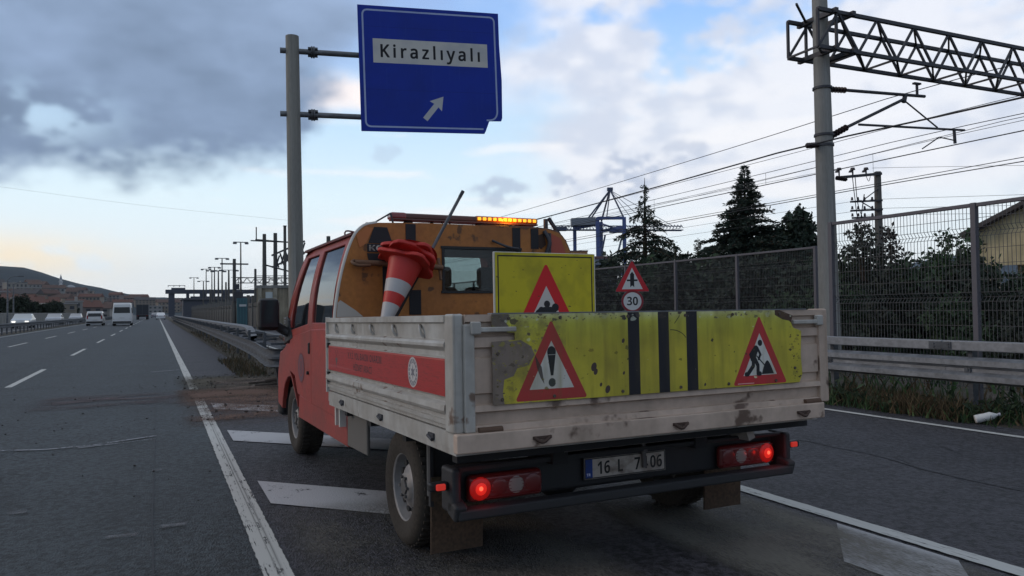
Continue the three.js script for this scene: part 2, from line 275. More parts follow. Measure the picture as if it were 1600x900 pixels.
// spilled earth and stains round the broken rail (alpha-cut patches on the asphalt)
function stain(name, x0, x1, z0, z1, y, col, seed, th, parent, sx = 2, sz = 2, soft = .16) {
  const n = 256, d = new Uint8Array(n * n * 4);
  for (let j = 0; j < n; j++) for (let i = 0; i < n; i++) { const u = i / n * 2 - 1, v = j / n * 2 - 1; const r = 1 - Math.max(Math.abs(u) ** 2.2, Math.abs(v) ** 2.2); const q = fbm(i / n * sx * 3, j / n * sz * 3, 0, 6, seed) * .75 + .25 * hash(i, j, seed); const a = step(th - soft, th + soft, q) * step(0, .6, r); const o = (j * n + i) * 4; d[o] = d[o + 1] = d[o + 2] = a * 255; d[o + 3] = 255; }
  const t = new THREE.DataTexture(d, n, n); t.magFilter = THREE.LinearFilter; t.needsUpdate = true;
  const g = new THREE.PlaneGeometry(x1 - x0, z1 - z0).rotateX(-Math.PI / 2).translate((x0 + x1) / 2, y, (z0 + z1) / 2);
  return mesh(name, g, new THREE.MeshStandardMaterial({ color: lin(...col), alphaMap: t, transparent: true, roughness: .95, bumpMap: asphaltBump, bumpScale: .004 }), parent, true);
}
stain('earth_spill', .25, 3.9, -18.6, -13.1, .0115, [.062, .052, .032], 201, .38, ramp, 1.2, 2.4);
stain('earth_spill', .2, 3.0, -15.4, -9.9, .0135, [.11, .056, .034], 207, .44, ramp, 1, 3);
stain('earth_spill', .9, 3.4, -17.2, -14.6, .0155, [.17, .125, .1], 211, .52, ramp, 1, 3);
stain('mud_smear', -1.9, .5, -15.2, -12.8, .0095, [.085, .062, .066], 217, .6, mainRoad, 1.4, 3, .2);
stain('dusty_patch', 2.7, 4.0, -7.2, -1.4, .0095, [.16, .15, .125], 223, .48, ramp, 1, 2, .28);
stain('dusty_patch', .7, 2.4, -5.8, -1.2, .0095, [.14, .13, .11], 229, .55, ramp, 1, 2, .25);
stain('oil_mark', -4.6, -.8, -11.5, -3.2, .0095, [.03, .03, .034], 235, .68, mainRoad, .8, 2, .2);
for (const [x, z, w, l] of [[-.2, -5.46, .2, .1], [.1, -5.58, .18, .1], [-.9, -6.46, .14, .12], [.0, -7.6, .1, .08]]) stain('scuff', x - w / 2, x + w / 2, z - l / 2, z + l / 2, .0115, [.26, .27, .29], 251 + x * 10 | 0, .5, mainRoad, .5, .3, .3);
// pale scrape across the lane and scuffs
const scrape = new THREE.MeshStandardMaterial({ color: lin(.24, .25, .27), alphaMap: paintAlpha(241, .45), transparent: true, roughness: .85 });
for (const [p, w] of [[[[-1.6, -9.5], [-1.05, -9.3], [-.6, -9.37], [.0, -9.72]], .05], [[[-.75, -9.24], [-.3, -9.38], [.02, -9.5]], .035], [[[-.12, -20.2], [.5, -20.6]], .09]])
  for (let k = 0; k < p.length - 1; k++) { const [a, b] = [p[k], p[k + 1]], dx = b[0] - a[0], dz = b[1] - a[1], l = Math.hypot(dx, dz), nx = -dz / l * w / 2, nz = dx / l * w / 2; mesh('scrape_mark', quad([a[0] + nx, .011, a[1] + nz], [a[0] - nx, .011, a[1] - nz], [b[0] - nx, .011, b[1] - nz], [b[0] + nx, .011, b[1] + nz]), scrape, mainRoad); }
// tar-filled joints and hairline cracks
{
  const seam = (pts, w, par) => { const gs = []; for (let k = 0; k < pts.length - 1; k++) { const [a, b] = [pts[k], pts[k + 1]], dx = b[0] - a[0], dz = b[1] - a[1], l = Math.hypot(dx, dz), nx = -dz / l * w / 2, nz = dx / l * w / 2; gs.push(quad([a[0] + nx, .0042, a[1] + nz], [a[0] - nx, .0042, a[1] - nz], [b[0] - nx, .0042, b[1] - nz], [b[0] + nx, .0042, b[1] + nz])); } mesh('tar_seam', gs, M(.03, .031, .035, .7), par); };
  const wander = (x, z0, z1, amp, s) => { const o = []; for (let z = z0; z > z1; z -= .35) o.push([x + (fbm(z * .5, s, 0, 4, s) - .5) * amp, z]); return o; };
  seam(wander(-.02, 2, -40, .03, 3), .009, mainRoad); seam(wander(-3.2, 2, -70, .05, 5), .012, mainRoad); seam(wander(6.05, 0, -14, .9, 7), .02, ramp); seam(wander(3.75, -1.4, -4.5, .1, 8), .022, ramp);
  for (const [x, z, l, s] of [[-3.4, -8, 2.6, 11], [-1.7, -12.5, 3, 13], [5.4, -5, 2.2, 17], [-4.6, -14, 3, 19]]) { const o = []; for (let i = 0; i < 14; i++) o.push([x + i * l / 14, z + (fbm(i * .35, s, 0, 4, s) - .5) * 1.3]); seam(o, .009, x > 1 ? ramp : mainRoad); }
}
// crumbs of earth and plastic scattered round the crash
{
  const gs = []; for (let i = 0; i < 420; i++) { const near = i < 330, x = near ? rr(.4, 3.6) : rr(-2.4, .7), z = near ? rr(-18.5, -10.6) : rr(-17, -5), s = rr(.006, .022) * (near ? 1 : .6); const g = new THREE.IcosahedronGeometry(s, 0); g.scale(rr(.7, 1.6), rr(.4, .9), rr(.7, 1.6)).rotateY(rr(0, 6)).translate(x, s * .35 + .01, z); gs.push(g); }
  tag(mesh('scattered_debris', gs, M(.035, .03, .027, .95)), 'small dark clods and crumbs scattered over the road by the broken rail', 'debris', null, 'stuff');
}

// ================================================================ crash barriers
const wProf = (y, d = .08) => [[0, y + .155], [.02, y + .15], [d, y + .115], [d, y + .055], [.015, y + .02], [.015, y - .02], [d, y - .055], [d, y - .115], [.02, y - .15], [0, y - .155], [-.006, y - .155], [.008, y - .11], [d - .02, y - .07], [d - .02, y - .1], [d - .012, y - .055]];
const wBeam = y => { const o = [[.0, y + .16], [.085, y + .125], [.085, y + .06], [.02, y + .02], [.02, y - .02], [.085, y - .06], [.085, y - .125], [0, y - .16]]; return [...o, ...o.slice().reverse().map(([a, b]) => [a - .012, b])]; };
const steelRail = galv(.8), steelOld = galv(.42, .85);
// right-hand barrier along the ramp: box beam over a W-beam; faces the road (-x)
{
  const t = thing('crash_barrier', 'grey two-rail crash barrier in front of the mesh fence at right', 'guardrail', [9.15, 0, 0]);
  for (let i = 0; i < 15; i++) {
    const z1 = 2 - i * 4.3, z0 = z1 - 4.296, dy = 0;
    mesh('w_beam', sweepZ(wBeam(.585 + dy).map(([a, b]) => [-a, b]), z0, z1), steelRail, t);
    mesh('top_beam', [rbox(.1, .12, 4.285, .012, -.03, .885 + dy, (z0 + z1) / 2)], steelRail, t);
    mesh('splice_plate', [box(.012, .09, .3, -.088, .885 + dy, z1 - .02), ...[-.1, .1].flatMap(k => [.02, -.02].map(q => rod([-.09, .885 + q, z1 + k], [-.106, .885 + q, z1 + k], .011)))], steelOld, t);
    for (const q of [0, 2.15]) { mesh('post', [box(.1, .86, .06, .07, .42, z0 + .3 + q)], steelOld, t); mesh('spacer', [box(.11, .16, .08, .015, .59, z0 + .3 + q), rod([-.02, .59, z0 + .3 + q], [-.052, .59, z0 + .3 + q], .02)], steelOld, t); }
  }
}
// gore barrier, broken at its nose
{
  const t = thing('crash_barrier', 'broken crash barrier with crushed and bent end beside the red cab', 'guardrail');
  const path = (pts, prof, seg = 90, closed = true) => { // sweep of a profile [out, y] along a ground path
    const c = new THREE.CatmullRomCurve3(pts.map(p => V(p[0], p[2] ?? 0, p[1])), false, 'centripetal'), pos = [], idx = [], n = prof.length;
    for (let i = 0; i <= seg; i++) { const q = c.getPoint(i / seg), d = c.getTangent(i / seg), nx = d.z, nz = -d.x; for (const [o, y] of prof) pos.push(q.x + nx * o, y + q.y, q.z + nz * o); }
    for (let i = 0; i < seg; i++) for (let k = 0; k < n; k++) { const a = i * n + k, b = i * n + (k + 1) % n, e = a + n, f = b + n; idx.push(a, e, b, b, e, f); }
    const g = new THREE.BufferGeometry(); g.setAttribute('position', new THREE.Float32BufferAttribute(pos, 3)); g.setIndex(idx); const h = toCreasedNormals(g, .6); return h;
  };
  mesh('w_beam', path([[2.25, -150], [2.2, -60], [2.14, -36], [2.06, -24], [1.96, -18], [1.83, -15.2], [1.86, -14.35], [2.15, -14.25], [2.55, -15.4], [2.85, -17.6, .12], [2.95, -19, .2]], wBeam(.58), 160), steelOld, t);
  mesh('top_beam', path([[2.85, -150], [2.85, -60], [2.85, -36], [2.84, -29], [2.84, -27.2, -.05], [2.8, -25.9, -.28]], [[-.12, .9], [.12, .93], [.13, .8], [.1, .72], [-.1, .72]], 120), galv(.6, .75), t);
  mesh('w_beam', path([[3.5, -150], [3.5, -60], [3.45, -34], [3.3, -24], [3.1, -19.5], [3.2, -18.2, -.1], [3.55, -17.5, -.3]], wBeam(.58).map(([a, b]) => [-a, b]), 120), steelOld, t);
  for (let i = 0; i < 34; i++) { const z = -20.5 - i * 3.6; mesh('post', [box(.07, .9, .11, 2.5, .42, z)], steelOld, t); mesh('spacer', [box(.34, .1, .09, 2.34, .58, z), box(.8, .06, .07, 3.05, .58, z), box(.5, .05, .07, 2.7, .78, z)], steelOld, t); }
  const bent = [[[2.0, .62, -14.6], [2.5, .82, -15.1], [3.0, .7, -15.9]], [[1.95, .4, -14.9], [2.7, .5, -15.3], [3.4, .32, -15.0]], [[2.1, .25, -15.6], [2.6, .55, -15.7], [3.1, .4, -16.8]], [[1.9, .08, -15.4], [2.6, .2, -15.0], [3.3, .1, -14.8]], [[2.3, .9, -16.4], [2.7, .7, -15.9], [3.2, .95, -16.2]]];
  const rusty = M(.075, .058, .048, .9); bent.forEach((p, i) => mesh('torn_strip', tube(p, .035 + .012 * (i % 2), 14, 5), rusty, t));
  for (const [x, z, rx, rz, h] of [[2.05, -14.9, .35, .25, .75], [2.5, -15.6, -.5, .3, .7], [2.9, -16.5, .2, -.5, .8], [2.35, -16.6, .5, -.15, .8]]) mesh('bent_post', box(.09, h, .06, x, h * .42, z, rx, .4, rz), steelOld, t);
  for (const [x, z, l, a] of [[1.75, -15.8, 1.1, .15], [1.9, -15.2, 1.3, -.05], [2.2, -14.6, .9, .3], [2.6, -13.9, 1.0, -.2]]) mesh('fallen_slat', box(l * .8, .03, .06, x + .3, .04, z, 0, a, .03), rusty, t);
}
// median barrier on the left
{
  const t = thing('median_barrier', 'long dark median barrier on posts between the two carriageways at left', 'guardrail', [-9.9, 0, 0]);
  for (let i = 0; i < 26; i++) { const z1 = -20 - i * 8, z0 = z1 - 7.98; mesh('rail', [sweepZ(wBeam(.62), z0, z1)], steelOld, t); }
  for (let i = 0; i < 100; i++) mesh('post', box(.09, .66, .12, -.03, .3, -20.4 - i * 2), steelOld, t);
}

// ================================================================ mesh fences
const fenceWire = M(.085, .085, .09, .6, { metalness: .3 }), fencePost = M(.12, .115, .13, .65, { metalness: .25 });
const vWire = box(.005, 1, .005), panelCache = {};
function fencePanel(len, h, y0) {   // welded mesh in the plane x = 0, from z = 0 to -len, with two folds
  const key = len + '|' + h; if (panelCache[key]) return panelCache[key];
  const gs = [], n = Math.round(len / .052), folds = [.14, .5, .86].map(f => y0 + h * f);
  const prof = []; let ys = [y0]; for (const f of folds) { prof.push([f - .06, 0], [f, .05], [f + .06, 0]); }
  const pts = [[y0, 0], ...prof, [y0 + h, 0]];
  for (let i = 0; i <= n; i++) { const z = -i * len / n; for (let k = 0; k < pts.length - 1; k++) gs.push(bar([pts[k][1], pts[k][0], z], [pts[k + 1][1], pts[k + 1][0], z], .0052, .0052, [0, 0, 1])); }
  for (const [y, o] of pts) gs.push(box(.006, .006, len, o + .004, y, -len / 2));
  for (let y = y0 + .2; y < y0 + h - .1; y += .2) if (!pts.some(p => Math.abs(p[0] - y) < .07)) gs.push(box(.006, .006, len, .004, y, -len / 2));
  return panelCache[key] = boxUV(merge(gs));
}
function fence(name, label, x, zs, h, y0) {
  const t = thing(name, label, 'fence', [x, 0, 0]);
  zs.forEach((z, i) => {
    mesh('post', rbox(.075, y0 + h + .05, .075, .008, 0, (y0 + h + .05) / 2, z), fencePost, t);
    if (i < zs.length - 1) { const len = Math.round((z - zs[i + 1]) * 100) / 100; const m = mesh('wire_panel', fencePanel(len, h, y0).clone(), fenceWire, t, true); m.position.z = z; mesh('top_rail', rbox(.055, .05, len - .08, .008, 0, y0 + h + .02, z - len / 2), fencePost, t); }
  });
  return t;
}
fence('mesh_fence', 'tall wire mesh fence standing just behind the right crash barrier', 9.66, [1.3, -1.3, -3.9, -6.52, -8.86], 2.35, .32);
const leftZ = []; for (let z = -12.7; z > -64; z -= 2.55) leftZ.push(z);
fence('mesh_fence', 'lower mesh fence receding from the concrete mast behind the tailgate', 13.35, leftZ, 2.2, .48);
const dwarf = (x, z0, z1, nm) => { const m = mesh('dwarf_wall', box(.25, .45, z0 - z1, x + .02, .22, (z0 + z1) / 2), concrete(.7)); return tag(m, nm, 'wall'); };
dwarf(13.35, -12.6, -63.8, 'low concrete kerb wall carrying the farther mesh fence');

// ================================================================ railway: masts, portal, wires
const mastC = concrete(1.0), masts = [];
function mastShaft(h, r0, r1) { return new THREE.CylinderGeometry(r1, r0, h, 24).translate(0, h / 2, 0); }
const ceramic = M(.045, .03, .03, .35);
const insulator = (a, b, r = .055) => { const gs = [], n = 6; for (let i = 0; i < n; i++) { const p = a.map((v, k) => mix(v, b[k], (i + .2) / n)), q = a.map((v, k) => mix(v, b[k], (i + .75) / n)); gs.push(rod(p, q, r * 1.25, r * .7, 10)); } gs.push(rod(a, b, r * .6)); return gs; };
function cantilever(t, dx) { // local: mast at x = 0
  const s = dx;
  mesh('insulator', [...insulator([s * .2, 6.02, 0], [s * .72, 6.05, 0]), ...insulator([s * .22, 5.02, 0], [s * .72, 5.26, 0], .06)], ceramic, t);
  mesh('bracket', [rod([s * .7, 6.05, 0], [s * 3.2, 6.15, 0], .035), rod([s * .7, 5.25, 0], [s * 2.5, 6.02, 0], .035), rod([s * 1.05, 5.33, 0], [s * 4.55, 5.47, 0], .026), rod([s * 2.5, 6.0, 0], [s * 3.6, 5.46, 0], .018), rod([s * 2.5, 5.95, 0], [s * 2.55, 6.12, 0], .05), rod([s * 2.95, 6.14, 0], [s * 2.95, 6.42, 0], .03), box(.22, .04, .07, s * 2.95, 6.42, 0), rod([s * 4.18, 5.45, 0], [s * 4.2, 5.13, 0], .035), rod([s * 4.2, 5.2, 0], [s * 3.65, 5.24, 0], .014), rod([s * 3.65, 5.24, 0], [s * 3.06, 4.93, 0], .014)], darkSteel, t);
}
{
  const t = thing('catenary_mast', 'tall grey concrete railway mast nearest, carrying lattice beam and cantilever', 'railway mast', [12.92, 0, -11.93]);
  mesh('shaft', mastShaft(8.6, .215, .15), mastC, t, true);
  // slight lean of the pole as it stands
  t.rotation.z = .012;
  mesh('clamp', [6.02, 5.02, 4.8].map(y => new THREE.CylinderGeometry(.2, .203, .05, 20).translate(0, y, 0)), darkSteel, t);
  mesh('insulator', [...insulator([-.2, 4.8, 0], [-.52, 4.76, 0], .05), ...insulator([.2, 4.1, .12], [.5, 4.08, .12], .04)], ceramic, t);
  cantilever(t, 1);
}
function portal(name, label, pos, x0, x1, y0, y1, zn, zf, n, camber) {
  const t = thing(name, label, 'lattice beam', pos);
  const Y = (x, top) => (top ? y1 : y0) + camber * (x - x0), c = .075;
  for (const z of [zn, zf]) { mesh('chord', bar([x0, Y(x0, 1), z], [x1, Y(x1, 1), z], c, c), darkSteel, t); mesh('chord', bar([x0, Y(x0, 0), z], [x1, Y(x1, 0), z], c, c), darkSteel, t); }
  const L = (x1 - x0) / n;
  for (let i = 0; i <= n; i++) {
    const x = x0 + i * L, xm = x + L / 2;
    for (const z of [zn, zf]) if (i < n) { mesh('brace', bar([x, Y(x, 0), z], [xm, Y(xm, 1), z], .045, .045), darkSteel, t); mesh('brace', bar([xm, Y(xm, 1), z], [x + L, Y(x + L, 0), z], .045, .045), darkSteel, t); }
    if (i < n) { mesh('brace', bar([x, Y(x, 0), zn], [x + L, Y(x, 0), zf], .04, .04), darkSteel, t); mesh('brace', bar([xm - L, Y(x, 1), zn], [xm, Y(x, 1), zf], .04, .04), darkSteel, t); }
    mesh('brace', bar([x, Y(x, 0), zn], [x, Y(x, 0), zf], .04, .04), darkSteel, t);
  }
  for (const x of [x0, x0 + L * .45]) for (const z of [zn, zf]) mesh('upright', bar([x, Y(x, 0), z], [x, Y(x, 1), z], .05, .05, [1, 0, 0]), darkSteel, t);
  for (const y of [y0, y1]) mesh('mounting_bracket', [bar([x0 + .42, y, zn + .12], [x0 + .42, y, zf - .12], .09, .1), bar([x0 + .92, y, zn + .12], [x0 + .92, y, zf - .12], .09, .1)], darkSteel, t);
  return t;
}
portal('portal_truss', 'dark steel lattice beam reaching out from the nearest concrete mast', [0, 0, 0], 12.3, 33, 6.72, 7.5, -11.5, -12.32, 18, .008);
// overhead wires, each its own thing
function sagWire(x, y, z0, z1, sag, r, label, x1 = x, y1 = y) {
  const pts = []; const spans = [[z0, -11.93], [-11.93, -64], [-64, -116], [-116, -168], [-168, z1]].filter(([a, b]) => a > b);
  for (const [a, b] of spans) for (let i = 0; i < 12; i++) { const q = i / 12, z = mix(a, b, q), k = (z0 - z) / (z0 - z1); pts.push([mix(x, x1, k), mix(y, y1, k) - sag * 4 * q * (1 - q), z]); }
  pts.push([x1, y1, z1]);
  const w = mesh('overhead_wire', tube(pts, r, pts.length * 2, 5), wireMat); return tag(w, label, 'wire', 'railway wires strung between the masts');
}
sagWire(15.9, 6.35, 14, -220, .26, .011, 'top railway wire resting on the end of the upper cantilever tube');
sagWire(16.9, 5.9, 14, -220, .1, .008, 'thin railway wire crossing just under the lattice beam');
sagWire(12.42, 4.78, 14, -220, .22, .018, 'thick black feeder wire on the insulator left of the mast');
sagWire(16.0, 5.3, 14, -220, .12, .009, 'thin railway wire passing behind the sloping cantilever tube');
sagWire(18, 5.6, 14, -220, .12, .007, 'faint railway wire beyond the cantilever with droppers');
sagWire(16.0, 4.92, 14, -220, .02, .013, 'lowest contact wire held by the steady arm of the cantilever');
sagWire(14.5, 4.04, 14, -220, .05, .01, 'railway wire crossing the mast lowest, above the conifers');
sagWire(20.2, 5.15, 14, -220, .02, .011, 'contact wire of the second railway track');
sagWire(20.2, 6.2, 14, -220, .3, .009, 'messenger wire of the second railway track');
for (const [x, z, a, b, w] of [[16, -22.5, 4.92, 5.24, 'above the tall cedar'], [16, -17, 4.92, 5.25, 'above the dense rounded tree'], [16.9, -32, 4.92, 5.8, 'farthest, above the port crane'], [18, -15, 4.95, 5.6, 'right of the concrete mast']]) tag(mesh('dropper', rod([x, a, z], [x, b, z], .005, .005, 5), wireMat), `thin vertical dropper hanging between two railway wires, ${w}`, 'dropper', 'droppers between railway wires');
// ================================================================ the works truck (local frame: x to the right from its left rear corner, z = 0 at the tailgate, cab towards -z)
const truck = thing('works_truck', 'red and white double-cab works truck with yellow warning tailgate parked on the hatching', 'truck', [1.249, 0, -3.314]);
truck.rotation.order = 'YXZ'; truck.rotation.set(-.0106, .0303, 0);
const bedMap = colorTex(1024, 1.7, (u, v) => {
  const n = fbm(u * 6, v * 6, 6, 6, 301), st = fbm(u * 26, v * 2.5, 0, 5, 305), f = fbm(u * 40, v * 40, 40, 3, 309), rs = fbm(u * 11, v * 11, 11, 6, 313);
  let c = blend([.60, .59, .55], [.36, .32, .27], clamp(n * 1.3 - .25 + (st - .5) * .8)); const k = .9 + .25 * (f - .5); c = c.map(x => x * k);
  c = blend(c, [.13, .065, .035], step(.66, .74, rs * .8 + f * .2) * .85); return c;
});
const bedRearMap = colorTex(1024, 1.9, (u, v) => {
  const n = fbm(u * 6, v * 6, 6, 6, 321), st = fbm(u * 30, v * 3, 0, 5, 325), f = fbm(u * 44, v * 44, 44, 3, 329), rs = fbm(u * 9, v * 9, 9, 6, 333);
  let c = blend([.62, .475, .375], [.38, .285, .215], clamp(n * 1.4 - .3 + (st - .5) * .7)); const k = .9 + .26 * (f - .5); c = c.map(x => x * k);
  c = blend(c, [.09, .05, .032], step(.62, .72, rs * .8 + f * .2) * .9); return c;
});
const bedMat = new THREE.MeshStandardMaterial({ map: bedMap, roughness: .48 }), bedRear = new THREE.MeshStandardMaterial({ map: bedRearMap, roughness: .6 });
const dirtyMap = colorTex(512, 1.2, (u, v) => { const n = fbm(u * 5, v * 5, 5, 6, 341), f = fbm(u * 50, v * 50, 50, 2, 345); const c = blend([.46, .045, .03], [.27, .055, .042], clamp(n * 1.5 - .3)); return c.map(x => x * (.9 + .25 * (f - .5))); });
const redPaint = new THREE.MeshPhysicalMaterial({ map: dirtyMap, roughness: .6, clearcoat: .15, clearcoatRoughness: .3 });
const orangeMap = colorTex(1024, 1.5, (u, v) => { const n = fbm(u * 5, v * 5, 5, 6, 351), st = fbm(u * 28, v * 3, 0, 5, 355), f = fbm(u * 60, v * 60, 60, 2, 357), rs = fbm(u * 14, v * 14, 14, 5, 359); let c = blend([.52, .2, .042], [.36, .135, .038], clamp(n * 1.5 - .3 + (st - .5) * .5)); c = c.map(x => x * (.88 + .25 * (f - .5))); return blend(c, [.07, .04, .025], step(.72, .8, rs) * .75); });
const orangePaint = new THREE.MeshStandardMaterial({ map: orangeMap, roughness: .62 });
const under = M(.02, .02, .021, .8), frameBlack = M(.028, .028, .03, .6), trimWhite = M(.6, .58, .53, .5), mudBrown = new THREE.MeshStandardMaterial({ map: soilMap, color: lin(1.2, .9, .72), roughness: .9 });
const glassDark = new THREE.MeshPhysicalMaterial({ color: lin(.55, .62, .62), transmission: 1, thickness: 0, roughness: .02, ior: 1.5 });
const tintGlass = new THREE.MeshPhysicalMaterial({ color: lin(.012, .016, .02), roughness: .03, ior: 1.52 });

// ---- bed
const BL = 2.52, W = 2.4;
mesh('bed_frame', [box(2.33, .075, BL, 1.165, .8, -BL / 2), box(2.32, .03, BL - .02, 1.165, .747, -BL / 2 - .01)], bedMat, truck);
mesh('rear_sill', rbox(2.335, .09, .05, .008, 1.15, .795, .022), bedRear, truck);
mesh('bed_floor', box(W - .08, .02, BL - .06, W / 2, .852, -BL / 2), mudBrown, truck);
const sideProf = [[0, 1.385], [-.018, 1.383], [-.018, 1.352], [.0, 1.345], [.004, 1.27], [-.012, 1.262], [-.02, 1.25], [-.02, 1.236], [-.008, 1.224], [.006, 1.212], [.006, 1.19], [-.006, 1.182], [-.006, .998], [.006, .99], [.006, .975], [-.018, .962], [-.022, .935], [-.014, .92], [.004, .91], [.004, .893], [-.008, .888], [-.008, .868], [.004, .862], [.004, .845], [.03, .845], [.03, 1.385]];
const sideL = mesh('side_board', sweepZ(sideProf, -BL, -.1), bedMat, truck);
mesh('side_board', sweepZ(sideProf.map(([x, y]) => [W - x, y]), -BL, -.1), bedMat, truck);
mesh('front_board', box(W - .08, .5, .03, W / 2, 1.11, -BL + .02), bedMat, truck);
const postG = (x, s) => rbox(.055, .555, .11, .012, x + s * .014, 1.112, -.055);
mesh('corner_post', postG(0, 1), bedMat, truck); mesh('corner_post', postG(W, -1), bedRear, truck);
mesh('front_edge', box(.03, .56, .018, .0, 1.11, -BL - .006), trimWhite, truck);
// rope cleats pressed into the upper panel
for (let i = 0; i < 5; i++) mesh('rope_cleat', tube([[.0, 1.275, -.42 - i * .45], [-.016, 1.3, -.425 - i * .45], [-.016, 1.325, -.44 - i * .45], [0, 1.335, -.475 - i * .45]], .009, 10, 6), bedMat, sideL);
for (const y of [1.18, .965, .925]) mesh('side_hinge', box(.02, .035, .03, -.006, y, -BL + .035), blackPlastic, sideL);
for (const z of [-.32, -1.18, -2.1]) mesh('lashing_hook', [box(.012, .03, .075, -.004, .79, z), rod([-.012, .79, z - .03], [-.012, .775, z + .03], .009)], darkSteel, truck);
for (const x of [.42, 1.25, 2.14]) mesh('lashing_hook', [box(.1, .014, .01, x, .795, .05), tube([[x - .045, .797, .052], [x - .01, .775, .068], [x + .045, .797, .052]], .0085, 10, 5)], M(.075, .045, .033, .85), truck);
// red stripe with lettering and a round seal
{
  const tex = canvasTex(2048, 152, (c, w, h) => {
    c.fillStyle = '#b5302c'; c.fillRect(0, 0, w, h);
    for (let i = 0; i < 2600; i++) { c.fillStyle = `rgba(${70 + hash(i, 1, 2) * 50 | 0},${30 + hash(i, 2, 2) * 20 | 0},30,${hash(i, 3, 2) * .16})`; c.fillRect(hash(i, 4, 2) * w, hash(i, 5, 2) * h, 4 + hash(i, 6, 2) * 60, 1 + hash(i, 7, 2) * 4); }
    c.fillStyle = 'rgba(240,150,130,.55)'; c.fillRect(0, 3, w, 4);
    c.fillStyle = '#3c1416'; c.textAlign = 'center'; c.font = 'bold 52px sans-serif';
    c.save(); c.translate(830, 62); c.scale(1.05, 1); c.fillText('Y.Y.İ. YOL BAKIM ONARIM', 0, 0); c.restore();
    c.save(); c.translate(800, 124); c.scale(1.05, 1); c.fillText('HİZMET ARACI', 0, 0); c.restore();
    // seal
    const X = 1650, Y = 76; c.save(); c.translate(X, Y);
    c.fillStyle = '#c9c3c0'; c.beginPath(); c.arc(0, 0, 68, 0, 7); c.fill(); c.fillStyle = '#7f7b80'; c.beginPath(); c.arc(0, 0, 60, 0, 7); c.fill(); c.fillStyle = '#cdc8c4'; c.beginPath(); c.arc(0, 0, 42, 0, 7); c.fill();
    c.fillStyle = '#d6d2cd'; for (let i = 0; i < 16; i++) { c.save(); c.rotate(i * Math.PI / 8); c.fillRect(-3, -57, 6, 12); c.restore(); }
    c.fillStyle = '#77737a'; c.beginPath(); for (let i = 0; i < 12; i++) { const a = i * Math.PI / 6, r = i % 2 ? 14 : 36; c.lineTo(Math.sin(a) * r, -Math.cos(a) * r); } c.closePath(); c.fill(); c.restore();
    c.strokeStyle = 'rgba(40,15,15,.8)'; c.lineWidth = 4; c.beginPath(); c.moveTo(180, 20); c.lineTo(215, 60); c.lineTo(250, 20); c.moveTo(215, 60); c.lineTo(215, 130); c.stroke(); c.fillStyle = '#5d5550'; c.beginPath(); c.moveTo(190, 70); c.lineTo(245, 70); c.lineTo(218, 125); c.closePath(); c.fill();
  });
  tex.wrapS = tex.wrapT = THREE.ClampToEdgeWrapping;
  mesh('red_stripe', quad([-.0085, 1.0, -BL + .04], [-.0085, 1.0, -.115], [-.0085, 1.178, -.115], [-.0085, 1.178, -BL + .04]), new THREE.MeshPhysicalMaterial({ map: tex, roughness: .45, clearcoat: .3 }), sideL, true);
}
// ---- tailgate
const gateProf = [[-.03, 1.385], [.012, 1.385], [.014, 1.352], [.0, 1.345], [-.004, 1.285], [.012, 1.278], [.014, 1.232], [-.004, 1.226], [-.004, 1.186], [.01, 1.18], [.01, 1.018], [-.004, 1.012], [-.004, .968], [.02, .962], [.024, .934], [.0, .926], [-.004, .872], [.012, .868], [.018, .84], [-.03, .84]];
const gate = mesh('tailgate', sweepX(gateProf, .045, W - .045), bedRear, truck);
for (const x of [.062, W - .062]) mesh('edge_strip', rbox(.05, .5, .04, .006, x, 1.09, .004), x < 1 ? bedMat : bedRear, gate);
for (const [x, s] of [[.19, 1], [W - .19, -1]]) { mesh('latch', [rbox(.22, .024, .022, .006, x, 1.314, .026), rbox(.05, .06, .03, .008, x - s * .1, 1.322, .026)], bedMat, gate); mesh('hinge', [rod([x - s * .09, .846, .024], [x + s * .03, .846, .024], .017)], M(.12, .07, .045, .85), gate); }
mesh('gate_cap', box(W - .36, .006, .05, W / 2, 1.3885, -.008), galv(.7), gate);
